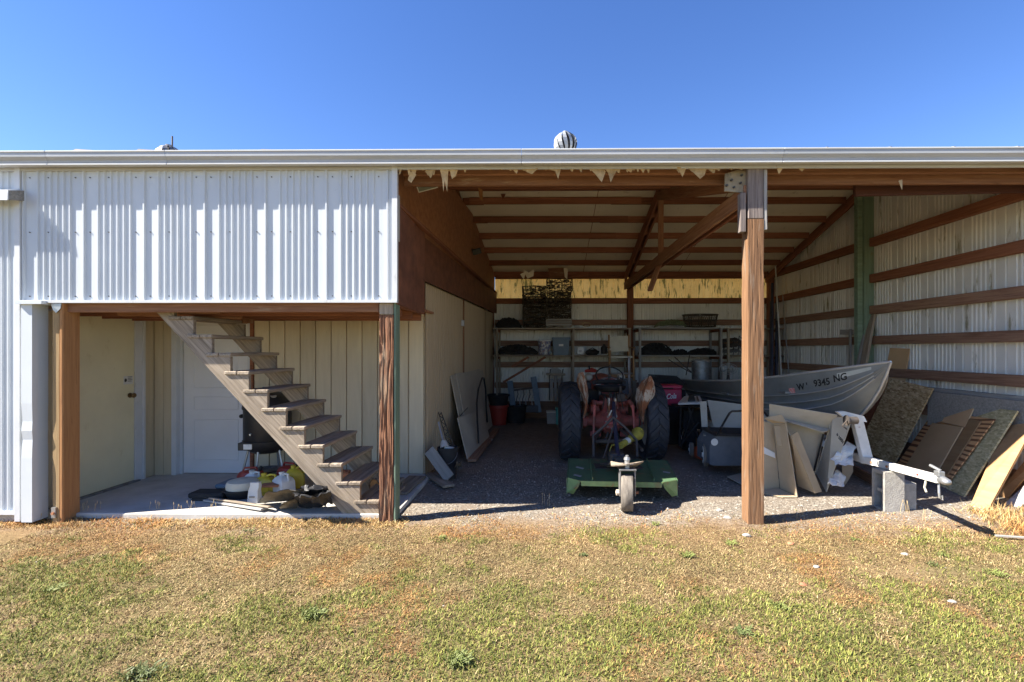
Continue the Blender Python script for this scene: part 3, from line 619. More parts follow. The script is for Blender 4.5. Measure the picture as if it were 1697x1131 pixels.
mk('door_handle', kn, m_brass, yd, smooth=True)
p0 = PX(203, 624, xw); p1 = PX(218.5, 636.5, xw)
st = mk('door_sticker', MB().box((xw+.012, p0.y, p1.z), (xw+.0145, p1.y, p0.z)), m_paper, yd)
mb = MB()
for i in range(4): mb.box((xw+.0146, p0.y+(p1.y-p0.y)*.42, p0.z-.014-.017*i), (xw+.0156, p1.y-.012-.01*(i % 2), p0.z-.008-.017*i))
mb.ball((xw+.0150, p0.y+(p1.y-p0.y)*.2, (p0.z+p1.z)/2), .02, 8, 5, sc=(.05,.9,1.1), nz=.5)
mk('sticker_print', mb, m_ink, yd)
# little roof end at the far left
aw = thing('awning', 'end of a small white awning on the far left wall', 'awning', (-5.2, YF-.05, 3.0))
mk('awning_face', MB().prism([(-6.6, YF-.145, 2.985), (-6.6, YF-.14, 3.08), (-6.6, YF+.0, 3.13), (-6.6, YF+.0, 3.11), (-6.6, YF-.12, 3.0)], (6.6-4.955, 0, 0)), m_trim, aw)
mk('awning_end', MB().prism([(-4.955, YF-.13, 2.99), (-4.955, YF-.0, 3.02), (-4.955, YF-.0, 3.12), (-4.955, YF-.13, 3.075)], (.012, 0, 0)), m_greyl, aw)
# roof vents and mast
def vent(name, px, pyt, y, r, label, mat):
    c = PY(px, pyt, y); z0 = U(y)+.02; t = thing(name, label, 'roof vent', (c.x, y, z0)); zb = c.z-r*1.75
    mk('vent_neck', MB().cyl((c.x, y, z0-.05), (c.x, y, zb+.02), r*.72, n=16), mat, t, smooth=True)
    mb = MB(); n = 12; mk('vent_inner_shade', MB().ball((c.x, y, c.z-r*.95), r*.80, 16, 10, sc=(1,1,.95)), m_blackm, t, smooth=True)  # black ball added to paint the shade seen between the fins
    for i in range(n):
        a0 = 2*math.pi*i/n; rr = []
        for j in range(9):
            ph = math.pi*(.04+.80*j/8); a = a0+.55*j/8
            for dlt, q in ((0, 1), (.34, .90)): rr.append((c.x+r*q*math.sin(ph)*math.cos(a+dlt), y+r*q*math.sin(ph)*math.sin(a+dlt), c.z-r*.95+r*.95*math.cos(ph)))
        mb.add(rr, [(2*j, 2*j+1, 2*j+3, 2*j+2) for j in range(8)])
    mb.cyl((c.x, y, c.z-.01), (c.x, y, c.z+.008), r*.25, n=10)
    mk('vent_fins', mb, mat, t)
vent('roof_vent', 937, 220, 6.3, .155, 'white spinning turbine vent above the open bay roof', m_fin)
vent('roof_vent', 280, 242, 6.0, .15, 'dark topped turbine vent beside the thin mast', m_steel)
c = PY(285.5, 226, 6.4); t = thing('antenna_mast', 'thin dark mast behind the left roof vent', 'mast', (c.x, 6.4, U(6.4)))
mk('mast_pole', MB().cyl((c.x, 6.4, U(6.4)), tuple(c), .01, n=6), m_darkst, t); mk('mast_foot', MB().box((c.x-.04, 6.36, U(6.4)), (c.x+.04, 6.44, U(6.4)+.06)), m_darkst, t)
for px0, px1 in ((112,145), (217,250), (423,465)):
    a = PY(px0, 247, 4.7); b = PY(px1, 247, 4.7)
    mk('roof_flashing', MB().prism([(a.x, 4.6, U(4.6)+.03), (b.x, 4.6, U(4.6)+.03), (b.x, 4.75, a.z+.008), (a.x+.03, 4.75, a.z+.02)], (0, .05, 0)), m_darkst, barn)
# ================= staircase
st = thing('wooden_staircase', 'weathered grey open wooden staircase rising left to the loft', 'staircase', (-2.6, 5.1, 0))
SX = lambda k: -3.43+.182*(k-1)
SZ = lambda k: 1.93-.18*(k-1)
def stringer(y):
    P = [(-3.80, 1.975), (-3.80, 2.04), (-3.62, 2.04), (-3.62, SZ(1)-.037+.0)]
    for k in range(1, 12): P += [(SX(k), SZ(k)-.037), (SX(k), SZ(k+1)-.037)]
    P = P[:-1]+[(SX(11), .0), (SX(11)-.35, .0)]
    mb = MB()
    fr = frm((-3.8, y, 1.96), (1, 0, -1.05), (0, -1, 0)); inv = fr.inverted()
    mb.prism([inv@V((x, y, z)) for x, z in P], (0, 0, -.04)); return mk('stringer', mb, m_grey, st, frame=fr)
stringer(4.70); stringer(5.50)
for k in range(1, 12):
    s = rnd.uniform(-.006, .006)
    for j, (a, b) in enumerate(((-.235, -.114), (-.108, .012))):
        if k == 11: a, b = a+.0, b
        board('tread', (SX(k)+(a+b)/2, 4.685+s, SZ(k)-.018), (SX(k)+(a+b)/2, 5.56+s, SZ(k)-.018+rnd.uniform(-.003,.003)), b-a, .034, m_grey, st, ch=.006)
mk('stair_foot', MB().cbox((SX(11)-.02, 4.70, 0), (-1.57, 5.5, .05), .006), m_grey, st)
board('top_hanger', (-3.62, 4.76, 2.0), (-3.2, 4.76, 2.0), .03, .09, m_header, st)
board('top_hanger', (-3.35, 5.45, 1.9), (-3.35, 5.45, 2.06), .04, .12, m_header, st, up=(1,0,0))
# ================= alcove objects
# smoker grill
c = (-3.40, 5.93); sm = thing('charcoal_smoker', 'black bullet shaped smoker grill on splayed legs behind the stairs', 'smoker', (c[0], c[1], 0))
r = .265
mk('smoker_body', MB().lathe([(r*.97,.50),(r,.51),(r,.87),(r*1.03,.875),(r*1.03,.89)], (c[0],c[1],0), n=32), m_black, sm, smooth=True)
mk('charcoal_bowl', MB().lathe([(0,.335),(r*.6,.345),(r*.88,.39),(r*1.0,.45),(r*1.04,.50),(r*1.0,.505)], (c[0],c[1],0), n=32), m_black, sm, smooth=True)
ld = mk('smoker_lid', MB().lathe([(r*1.05,.885),(r*1.03,.93),(r*.9,1.01),(r*.65,1.065),(r*.3,1.09),(0,1.095)], (c[0],c[1],0), n=32), m_black, sm, smooth=True)
mk('lid_handle', MB().tube([(c[0]-.07,c[1],1.08),(c[0]-.06,c[1],1.13),(c[0]+.06,c[1],1.13),(c[0]+.07,c[1],1.08)], .012), m_blackm, ld)
mk('lid_vent', MB().cyl((c[0]+.14,c[1]-.13,1.03),(c[0]+.145,c[1]-.135,1.045),.035,n=10), m_galv, ld)
mk('side_handle', MB().tube([(c[0]+.2,c[1]-.17,.78),(c[0]+.25,c[1]-.25,.78),(c[0]+.33,c[1]-.2,.78),(c[0]+.26,c[1]-.05,.78)], .011), m_galv, sm)
mk('body_door', MB().cbox((c[0]-.2,c[1]-r-.012,.41),(c[0]-.04,c[1]-r+.09,.5),.004), m_black, sm)
mk('maker_plate', MB().box((c[0]-.13,c[1]-r-.016,.425),(c[0]-.03,c[1]-r-.011,.485)), m_whitep, sm)
mk('thermometer', MB().cyl((c[0]-.05,c[1]-r-.02,.60),(c[0]-.05,c[1]-r+.02,.60),.012,n=10), m_galv, sm)
for a in (205, 270, 335, 90): 
    t = math.radians(a); mk('leg', MB().tube([(c[0]+.2*math.cos(t),c[1]+.2*math.sin(t),.42),(c[0]+.30*math.cos(t),c[1]+.26*math.sin(t),.0)], .014, n=8), m_galv, sm)
mk('ash_pan', MB().lathe([(0,.10),(.15,.10),(.18,.13)], (c[0],c[1],0), n=20), m_steel, sm)
# gas cans
def fuel_can(x, y, w_, d, h, rot, label):
    t = thing('fuel_can', label, 'fuel can', (x, y, 0), 'red fuel cans'); R = Matrix.Rotation(rot, 4, 'Z'); fr = Matrix.Translation((x, y, 0))@R
    mb = MB(); mb.lathe([(0,0),(.5,0),(.55,.06),(.55,.62),(.45,.8),(.2,.88),(0,.9)], (0,0,0), n=12); mb.v = [(a*w_, b*d, c_*h) for a, b, c_ in mb.v]
    mk('can_body', mb, m_redp, t, smooth=True, frame=fr)
    mk('can_handle', MB().tube([(-.35*w_,0,.75*h),(-.25*w_,0,1.0*h),(.2*w_,0,1.0*h),(.3*w_,0,.8*h)], .012), m_redp, t, frame=fr)
    mk('can_cap', MB().cyl((.3*w_,0,.8*h),(.42*w_,0,1.02*h),.022,n=10), m_black, t, frame=fr)
fuel_can(-3.42, 5.62, .27, .18, .22, .2, 'red plastic fuel can under the smoker, left one'); fuel_can(-3.02, 5.72, .3, .19, .25, -.3, 'red plastic fuel can under the stairs right of the smoker')
def jug(x, y, w_, d, h, rot, mat, label, z=0, tilt=0):
    t = thing('plastic_jug', label, 'jug', (x, y, z), 'plastic jugs on the slab'); fr = Matrix.Translation((x, y, z))@Matrix.Rotation(rot, 4, 'Z')@Matrix.Rotation(tilt, 4, 'Y')
    mb = MB(); n = 16
    prof = [(.44,0),(.5,.03),(.5,.55),(.46,.68),(.30,.80),(.15,.86)]; vs = []
    for rr, hh in prof:
        for k in range(n):
            a = 2*math.pi*k/n; q = 1/max(abs(math.cos(a)), abs(math.sin(a)))**.7; sh = -.12*w_*max(0, hh-.55)/.3
            vs.append((rr*math.cos(a)*q*w_+sh, rr*math.sin(a)*q*d, hh*h))
    mb.add(vs, [(i*n+k, i*n+(k+1) % n, (i+1)*n+(k+1) % n, (i+1)*n+k) for i in range(len(prof)-1) for k in range(n)]+[tuple(range(n))[::-1]])
    mb.cyl((-.12*w_,0,h*.85),(-.12*w_,0,h*.92),.025,n=12)
    mk('jug_body', mb, mat, t, smooth=True, frame=fr)
    mk('jug_handle', MB().tube([(-.02*w_,0,.84*h),(.2*w_,0,.93*h),(.42*w_,0,.9*h),(.47*w_,0,.62*h)], .013, n=8), mat, t, smooth=True, frame=fr)
    mk('jug_cap', MB().cyl((-.12*w_,0,h*.92),(-.12*w_,0,h*1.0),.028,n=12), mat, t, frame=fr)
    mk('jug_label', MB().box((-.3*w_, -.52*d, .2*h), (.25*w_, -.5*d, .5*h)), m_yelp if mat is m_yelp else m_paper, t, frame=fr)
p = PZ(444, 803); jug(p.x, 5.42, .17, .13, .24, -.2, m_whitep, 'white plastic jug left of the yellow jug')
p = PZ(466, 806); jug(p.x, 5.33, .22, .16, .23, .1, m_yelp, 'bright yellow plastic jug in the junk pile')
p = PZ(493, 808); jug(p.x, 5.30, .2, .17, .25, -.5, m_whitep, 'white jug touching the stair stringer', tilt=-.1)
jug(p.x-.02, 5.58, .2, .16, .26, .4, m_yelp, 'dull yellow jug behind the bright yellow one')
jug(-2.42, 5.42, .2, .16, .24, .4, m_whitep, 'white jug half hidden behind the stair stringer')
# blue tool case
p = PZ(420, 812); t = thing('tool_case', 'flat blue grey plastic case beside the jugs', 'case', (-3.42, 5.35, 0))
mk('case_base', MB().cbox((-3.62,5.25,.0),(-3.32,5.55,.07),.01), m_blue, t); mk('case_lid', MB().cbox((-3.61,5.26,.072),(-3.33,5.54,.12),.015), m_blue, t); mk('case_latch', MB().cbox((-3.50,5.24,.05),(-3.44,5.252,.09),.002), m_galv, t)
tag(mk('black_tray', MB().cbox((-3.75,5.05,.03),(-3.38,5.24,.085),.012).cbox((-3.72,5.06,0),(-3.41,5.23,.03),.01), m_blackm), 'flat black tray in front of the blue case', 'tray')
# round seat on black pan
p = PZ(390, 829); c = (p.x, p.y+.13); t = thing('kettle_lid', 'grey rimmed black pan with pale round pad on it', 'pan', (c[0], c[1], 0))
mk('pan_bowl', MB().lathe([(0,.0),(.13,.0),(.17,.04),(.185,.085),(.20,.088),(.20,.096),(.17,.096)], (c[0],c[1],0), n=32), m_blackm, t, smooth=True)
mk('pad', MB().lathe([(0,.19),(.10,.19),(.155,.175),(.17,.145),(.17,.10),(.16,.09)], (c[0]+.01,c[1],0), n=32), m_canvas, t, smooth=True)
# white bag, terracotta tile
p = PZ(417, 835); t = thing('paper_sack', 'upright white sack standing beside the round pad', 'sack', (p.x, p.y+.05, 0))
mb = MB(); 
for i in range(6):
    z = i*.042; 
    for k, (dx, dy) in enumerate(((-.055,-.04),(.055,-.04),(.06,.04),(-.06,.04))): mb.v.append((p.x+dx*(1-.04*i)+.01*noise.noise(V((k*3,i,1)))+.012*(i>3), p.y+.05+dy*(1-.1*i)+.012*noise.noise(V((k,i*2,5))), z))
mb.f = [(i*4+k, i*4+(k+1) % 4, (i+1)*4+(k+1) % 4, (i+1)*4+k) for i in range(5) for k in range(4)]+[(20,21,22,23),(3,2,1,0)]
mk('sack_body', mb, m_whitep, t); mk('sack_print', MB().box((p.x-.03,p.y-.0,.06),(p.x+.03,p.y+.004,.075)), m_steel, t)
p = PZ(440, 828); tag(sheet('terracotta_tile', (p.x-.10,p.y+.05,.13),(p.x+.10,p.y+.05,.135),(p.x+.12,p.y+.22,.16),(p.x-.07,p.y+.22,.155),.02,m_terra), 'orange brown clay tile lying on the junk pile', 'tile')
def crumple(name, pts, n, amp, mat, seed, label, cat, z0=.01, hs=1, th=.006):
    """thin crumpled sheet over the quad pts, n x n, rough with ridges"""
    a, b, c_, d = [V(q) for q in pts]; mb = MB(); vs = []
    for j in range(n+1):
        for i in range(n+1):
            u, v_ = i/n, j/n; q = a*(1-u)*(1-v_)+b*u*(1-v_)+c_*u*v_+d*(1-u)*v_
            e = 1-abs(noise.noise(q*5+V((seed,0,0))))*2; e2 = 1-abs(noise.noise(q*13+V((0,seed,0))))*2
            edge = .03*noise.noise(V((u*6,v_*6,seed)))
            vs.append(q+V((edge, edge*.7, 0))+V((0,0,max(z0-q.z, amp*(.7*e+.3*e2)-amp*.25))))
    top = vs; bot = [q-V((0,0,th)) for q in vs]; N = n+1; m = len(vs)
    fs = [(j*N+i, j*N+i+1, (j+1)*N+i+1, (j+1)*N+i) for j in range(n) for i in range(n)]
    mb.add(top+bot, fs+[tuple(m+q for q in f[::-1]) for f in fs]); return tag2(mk(name, mb, mat, None, smooth=True, sharp=25), label, cat)
def tag2(o, label, cat, group=None): tag(o, label, cat, group); return o
def G(px, py, z=0): return PZ(px, py, z)
crumple('roofing_felt', [G(428,836),G(500,830),G(500,812,.27),G(440,820,.22)], 18, .045, m_greytarp, 3, 'grey torn roofing felt heaped in front of the jugs', 'roofing felt', hs=1)
crumple('roofing_felt', [G(462,845),G(492,843),G(494,828,.12),G(470,836,.14)], 12, .03, m_greytarp, 8, 'smaller curled flap of grey roofing felt at the front', 'roofing felt')
crumple('black_tarpaulin', [G(480,843),G(552,843),G(548,822,.25),G(488,822,.24)], 24, .10, m_tarp, 5, 'crumpled black tarpaulin beside the stair foot', 'tarpaulin')
crumple('black_tarpaulin', [G(500,832,.06),G(548,832,.05),G(540,812,.28),G(498,812,.30)], 20, .10, m_tarp, 15, 'second black tarpaulin lump behind the first', 'tarpaulin')
t = tag2(board('loose_board', G(344,828,.02), G(440,843,.03), .10, .02, m_greyl, None, up=(0,0,1)), 'long grey board lying flat on the slab edge', 'board')
tag(board('loose_board', G(350,826,.045), G(450,841,.05), .07, .016, m_grey, None, up=(0,.3,1)), 'upper thin board resting on the slab edge board', 'board')
mb = MB(); mb.ball((G(570,845).x-.05, 4.72, .02), .05, 9, 6, sc=(1.5,.7,.5), nz=.4, seed=2)
# bits under the stairs
p = PY(558, 800, 5.35); t = thing('clay_pipe', 'brown clay pipe offcut on the slab behind the lower steps', 'pipe', (p.x, 5.35, 0))
mk('pipe_shell', MB().lathe([(.075,0),(.075,.2),(.062,.2),(.062,0)], (p.x-.07,5.35,.20), (1,.15,-.1), 16, closed=True), m_terra, t, smooth=True)
mk('pipe_collar', MB().lathe([(.082,0),(.082,.05),(.075,.05)], (p.x-.07,5.35,.20), (1,.15,-.1), 16), m_terra, t, smooth=True)
crumple('cement_sack', [G(545,812),G(592,808),G(590,795,.17),G(552,795,.15)], 10, .07, m_whitep, 21, 'pale crumpled sack behind the lower stairs', 'sack')
crumple('rag_heap', [G(545,800),G(585,800),G(575,788,.2),G(550,788,.2)], 10, .06, m_grey, 25, 'dusty brown rag heap behind the stairs', 'rags')
# log and plank by the post foot
t = thing('log_section', 'short cut log standing between stairs and weathered post', 'log', (-1.78, 5.35, 0))
mk('log_bark', MB().cyl((-1.85,5.28,.09),(-1.72,5.55,.10),.09,.09,n=14,cap=False), m_grey, t, smooth=True); mk('log_end', MB().cyl((-1.847,5.283,.09),(-1.842,5.29,.09),.087,n=14), m_sap, t)
tag(board('loose_board', G(658,818,.02), G(692,790,.02), .22, .025, m_grey, None), 'wide grey board lying on the slab right of the post', 'board')
# ================= along the partition
def rotx(fr, *a): return fr
tag(board('loose_board', PY(711,746,6.05)+V((0,0,0)), G(745,797,.0)+V((0,0,.03)), .14, .03, m_greyl, None, up=(-.4,-1,.4)), 'grey board leaning across the black bucket', 'board')
tag(board('loose_board', G(712,786,0), G(744,806,0), .14, .03, m_grey, None), 'brown board lying in front of the leaning board', 'board')
p = G(739, 792); t = thing('black_bucket', 'tall black bucket holding tools by the tan wall', 'bucket', (p.x, p.y+.12, GZ)); bc = (p.x, p.y+.12, GZ)
mk('bucket_body', MB().lathe([(0,.0),(.10,.0),(.125,.36),(.135,.36),(.135,.40),(.118,.40),(.11,.05),(0,.04)], bc, n=24), m_blackm, t, smooth=True); mk('bucket_handle', MB().tube([(bc[0]+.13*math.cos(a),bc[1]-.13*math.sin(a)*.9-.02,.30-.13*math.sin(a)) for a in [math.pi*i/10 for i in range(11)]], .004, n=5), m_steel, t)
t = thing('metal_lattice', 'narrow dark perforated metal strip standing in the bucket', 'metal strip', tuple(bc))
a0 = V((bc[0]+.09, bc[1]-.04, .25)); a1 = PY(729, 684, 6.75); mb = MB()
for s in (-.045, .045): mb.tube([a0+V((s,0,0)), a1+V((s*.4,0,0))], .008, n=4)
for i in range(13): q0 = a0.lerp(a1, i/13); q1 = a0.lerp(a1, (i+1)/13); s = .045*(1-.6*i/13)*(1 if i % 2 else -1); mb.tube([q0+V((s,0,0)), q1-V((s*.95,0,0))], .006, n=4)
mk('lattice_frame', mb, m_darkst, t)
t = thing('spray_gun', 'grey nozzle and pipe resting in the black bucket', 'tool', tuple(bc)); mk('tool_pipe', MB().tube([PY(727,700,6.3), PY(735,732,6.15)], .016), m_galv, t); mk('tool_head', MB().cyl(PY(735,731,6.15), PY(737,742,6.12), .035,.06,n=12).cyl(PY(737,742,6.12),PY(752,744,6.12),.03,.02,n=10), m_clear, t)
tag2(crumple('rag_heap', [G(753,782,0),G(766,776,0),G(764,766,.2),G(756,768,.25)], 8, .05, m_greytarp, 31, 'grey rag hanging behind the bucket', 'rags'), 'grey rag bundle between bucket and leaning sheets', 'rags')
# plasterboard sheets
B0 = V((-1.17, 7.25, .03)); B1 = V((-1.03, 9.69, .03)); d_ = V((-.24, .0, 1.19))
def lean(name, b0, b1, up, t_, mat, label, cat='panel', group=None):
    return tag2(sheet(name, b1, b0, b0+up, b1+up, t_, mat), label, cat, group)
s1 = tag2(sheet('plasterboard_sheet', V((-1.18,7.35,.03)), V((-1.08,9.75,.03)), V((-1.30,9.78,1.21)), V((-1.43,7.4,1.20)), -.014, m_dry), 'large pale board leaning against the tan wall', 'panel')
tag2(sheet('plasterboard_sheet', V((-1.16,7.65,.03)), V((-1.06,10.0,.03)), V((-1.27,10.05,1.17)), V((-1.40,7.7,1.22)), -.012, m_dry), 'second pale board leaning just behind the large one', 'panel')
tag2(sheet('plasterboard_sheet', V((-1.10,6.95,.02)), V((-.98,8.7,.03)), V((-1.14,8.95,.50)), V((-1.26,7.05,.60)), -.014, m_dry), 'lower pale board propped in front of the large one', 'panel')
tag(board('loose_board', (-1.02,6.9,.015), (-.92,9.6,.02), .12, .04, m_browng, None), 'long brown board on the ground along the leaning panels', 'board')
pts = [PY(790,735,7.6), PY(788,700,7.75), PY(787,668,8.0), PY(790,645,8.3), PY(796,627,8.6), PY(799,627,8.8), PY(802,645,9.0), PY(803,672,9.2), PY(805,700,9.3)]
tag(mk('black_hose', MB().tube([p+V((.03,0,0)) for p in pts], .016, n=8), m_black, None, smooth=True), 'black bent hose hooked over the leaning pale panels', 'hose')
tag(mk('bent_rod', MB().tube([PY(762,690,7.3),PY(775,676,7.6)], .008, n=5), m_darkst, None), 'short dark rod lying on the lower pale panel', 'rod')
tag(board('loose_board', G(815,688,.0), PY(822,560,11.2), .05, .03, m_greyl, None, up=(0,1,0)), 'thin pale strip standing in the rear left corner', 'board')
tag(board('loose_board', G(826,684,.0), PY(819,545,11.3), .05, .03, m_greyl, None, up=(0,1,0)), 'second thin strip beside the rear left corner', 'board')
for i, (px, py) in enumerate(((803,733),(812,731),(808,729))): 
    p = G(px, py); tag(mk('stone', MB().ball(tuple(p+V((0,0,.02))), .035, 8, 5, sc=(1.5,1,.6), nz=.3, seed=i), m_conc), ['pale stone on the gravel by the leaning panels','larger flat stone by the leaning panels','pebble behind the flat stone by the panels'][i], 'stone')
p = G(860, 686); tag(mk('white_tube', MB().cyl(G(851,681,.03), G(864,686,.03), .022, n=10), m_whitep), 'small white tube on the ground near the rear wall', 'tube')
# planters
c = PY(826, 690, 10.6); c = V((c.x, 10.6, GZ)); t = thing('red_planter', 'large red plastic plant pot in the rear left corner', 'plant pot', c)
mk('pot_body', MB().lathe([(0,0),(.165,0),(.205,.38),(.225,.385),(.225,.43),(.20,.43),(.16,.02)], c, n=28), m_redp, t, smooth=True); mk('pot_rim', MB().lathe([(.226,.385),(.232,.39),(.232,.43),(.226,.435)], c, n=28), m_redp, t, smooth=True)
t = thing('black_planter', 'black plant pot stacked inside the red pot', 'plant pot', c+V((0,0,.36))); mk('pot_body', MB().lathe([(0,0),(.17,0),(.225,.26),(.24,.265),(.24,.30),(.215,.30),(.17,.03)], c+V((0,0,.36)), n=28), m_blackm, t, smooth=True)
mk('pot_rim', MB().lathe([(.241,.265),(.247,.27),(.247,.30),(.241,.303)], c+V((0,0,.36)), n=28), m_blackm, t, smooth=True)
c = V((-.62, 10.9, GZ)); t = thing('black_tub', 'low black tub behind the red pot', 'tub', c); mk('tub_body', MB().lathe([(0,0),(.2,0),(.24,.38),(.22,.38),(.19,.03)], c, n=24), m_blackm, t, smooth=True); mk('tub_rim', MB().lathe([(.24,.36),(.255,.365),(.255,.385),(.24,.39)], c, n=24), m_blackm, t, smooth=True)
# bench end standing on edge
t = thing('garden_bench', 'dismantled blue grey garden bench with curved iron spindles', 'bench', PY(870, 685, 11.0))
for a, b in (((845,632),(850,672)), ((884,625),(893,684))): board('leg', PY(*b, 11.0), PY(*a, 11.15), .13, .05, m_blue, t, up=(0,1,0))
board('rail', PY(852,678,11.0), PY(892,678,11.0), .06, .16, m_navy, t); board('rail', PY(852,647,11.1), PY(884,643,11.1), .04, .04, m_darkst, t)
for i in range(6): 
    x = 857+i*5; mk('spindle', MB().tube([PY(x,646,11.08),PY(x+1.5,654,11.05),PY(x-1,662,11.05),PY(x,672,11.02)], .010, n=5), m_galv if i % 2 else m_darkst, t)
# wooden sled
t = thing('wooden_sled', 'old grey wooden sled standing against the rear wall', 'sled', PY(921, 666, 11.2))
for i, px in enumerate((914, 920.5, 927)): board('slat', PY(px,665,11.15), PY(px,[628,616,628][i],11.3), .07, .018, m_greyl, t, up=(0,-1,0))
board('crossbar', PY(905,620,11.2), PY(937,621,11.2), .03, .05, m_grey, t)
mk('sled_head', MB().prism([PY(x,y,11.26) for x,y in ((911,620),(911,613),(916,610),(924,610),(930,614),(931,620))], (0,.02,0)), m_greyl, t)
for px in (910.5, 931): mk('runner', MB().tube([PY(px,664,11.16),PY(px,625,11.24),PY(px+2,612,11.2)], .012, n=5), m_darkst, t)
def tote(name, x0, x1, y0, y1, z0, h, mat, lidmat, label, cat='storage tote', tp=.9, group=None, plate=None):
    t = thing(name, label, cat, ((x0+x1)/2, (y0+y1)/2, z0), group); mb = MB(); cx, cy = (x0+x1)/2, (y0+y1)/2; q = lambda s, z: [(cx+(x-cx)*s, cy+(y-cy)*s, z) for x, y in ((x0,y0),(x1,y0),(x1,y1),(x0,y1))]
    a, b = q(tp, z0), q(.97, z0+h*.9); mb.add(a+b, [(3,2,1,0),(0,1,5,4),(1,2,6,5),(2,3,7,6),(3,0,4,7),(4,5,6,7)])
    for i in range(3): 
        xx = x0+(x1-x0)*(.25+.25*i); mb.box((xx-.01, y0+(y1-y0)*.0+.008, z0+.08*h), (xx+.01, y0+.02, z0+.85*h))
    mk('tote_body', mb, mat, t); mk('tote_lid', MB().cbox((x0-.008,y0-.008,z0+h*.9),(x1+.008,y1+.008,z0+h),.008), lidmat, t)
    if plate: mk('tote_label', MB().box((cx-.05,y0-.003,z0+.5*h),(cx+.05,y0+.012,z0+.62*h)), m_paper, t)
a = PY(906,686,10.6); b = PY(922,686,10.6); tote('storage_tote', a.x, b.x, 10.6, 10.9, GZ+.01, .27, m_clear, m_whitep, 'small cloudy plastic tote below the sled')
a = PY(921,690,10.5); b = PY(936,690,10.5); tote('storage_tote', a.x, b.x, 10.5, 10.75, GZ+.01, .36, m_teal, m_teal, 'teal plastic tote beside the left tractor tyre')
# ================= shelving at the rear
def shelf_unit(name, label, px0, px1, y0, y1, tops, uprights, mat=m_grey, thick=.03):
    x0, x1 = PY(px0, 580, y0).x, PY(px1, 580, y0).x
    t = thing(name, label, 'shelf', ((x0+x1)/2, y0, GZ)); zt = max(tops)
    for px in uprights:
        x = PY(px, 580, y0).x
        for y in (y0-.03, y1): board('upright', (x, y, GZ), (x, y, zt-.005), .045, .07, mat, t, up=(0,1,0))
        for z in tops: board('bearer', (x, y0-.04, z-.045), (x, y1, z-.045), .03, .06, m_brown, t)
    for z in tops:
        n = 3; w_ = (y1-y0)/n
        for i in range(n): board('shelf_board', (x0, y0+w_*(i+.5), z+rnd.uniform(-.003,.003)), (x1, y0+w_*(i+.5), z+rnd.uniform(-.008,.004)), w_-.006, thick, mat, t)
    return x0, x1, t
ST, SM = PY(0, 545, 10.85).z, PY(0, 590, 10.85).z
_, _, sa = shelf_unit('wooden_shelf', 'rear left timber shelf holding crab pots and buckets', 817, 1046, 10.85, 11.45, (ST, SM), (824, 950, 1043))
for p0, p1 in (((834,634),(904,592)), ((848,608),(876,592))): board('brace', PY(*p0, 10.95), PY(*p1, 10.9), .03, .05, m_brown, sa)
shelf_unit('wooden_shelf', 'middle rear metal legged shelf under the round pot', 1057, 1199, 10.75, 11.4, (ST, SM), (1060, 1194), m_greyl)
shelf_unit('wooden_shelf', 'short rear right shelf partly hidden by the middle post', 1204, 1300, 10.95, 11.45, (ST, SM), (1206, 1290), m_grey)
# crab pots: square wire cages
def pot(px0, px1, pyt, pyb, y, label, seed, woody=False):
    a = PY(px0, pyb, y); b = PY(px1, pyt, y); d = .5; R = random.Random(seed)
    t = thing('crab_pot', label, 'crab pot', ((a.x+b.x)/2, y+d/2, a.z), 'stacked wire crab pots')
    mb = MB(); x0, x1, z0, z1, y0, y1 = a.x, b.x, a.z+.008, b.z-.008, y, y+d; j = lambda: R.uniform(-.012, .012)
    for x in (x0, x1):
        for z in (z0, z1): mb.tube([(x+j(), y0, z), (x, y1, z)], .011, n=5)
        for yy in (y0, y1): mb.tube([(x+j(), yy, z0), (x+j(), yy, z1)], .011, n=5)
    for z in (z0, z1, (z0+z1)/2):
        for yy in (y0, y1): mb.tube([(x0, yy, z+j()*.5), ((x0+x1)/2, yy+j(), z+j()*.7), (x1, yy, z+j()*.5)], .011 if z != (z0+z1)/2 else .007, n=5)
    mk('pot_frame', mb, m_wire, t); mb = MB(); n = 9
    for i in range(n+1):
        u = i/n; x = x0+(x1-x0)*u
        for yy in (y0+.004, y1-.004): mb.tube([(x+j(), yy, z0), (x+j()*1.5, yy+j(), (z0+z1)/2), (x+j(), yy, z1)], .0038, n=3, cap=False)
        mb.tube([(x, y0, z1), (x+j(), y1, z1)], .0038, n=3, cap=False); mb.tube([(x, y0, z0), (x+j(), y1, z0)], .0038, n=3, cap=False)
    for i in range(4):
        z = z0+(z1-z0)*(i+.5)/4
        for yy in (y0+.004, y1-.004): mb.tube([(x0, yy, z+j()), ((x0+x1)/2, yy, z+j()*2), (x1, yy, z+j())], .0038, n=3, cap=False)
    for i in range(40):   # tangled weed and netting caught on the wire
        p = V((R.uniform(x0, x1), R.uniform(y0, y0+.3), R.uniform(z0, z1))); pts = [p]
        for k in range(5): pts.append(pts[-1]+V((R.uniform(-.07,.07), R.uniform(-.04,.04), R.uniform(-.035,.035))))
        pts = [V((min(max(q.x,x0),x1), max(q.y,y0), min(max(q.z,z0),z1))) for q in pts]; mb.tube(pts, R.uniform(.005,.014), n=3)
    mk('pot_netting', mb, m_wire, t)
yb = 10.9
pot(866, 904, 474, 490, yb, 'top cage of the shorter left crab pot stack', 1); pot(867, 905, 491, 506, yb, 'second cage down in the left crab pot stack', 2)
pot(867, 905, 507, 523, yb, 'third cage down in the left crab pot stack', 3); pot(867, 904, 524, 542, yb, 'bottom cage of the left crab pot stack', 4)
pot(906, 948, 462, 483, yb, 'top cage of the taller right crab pot stack', 5); pot(907, 946, 484, 497, yb, 'second cage down in the right crab pot stack', 6)
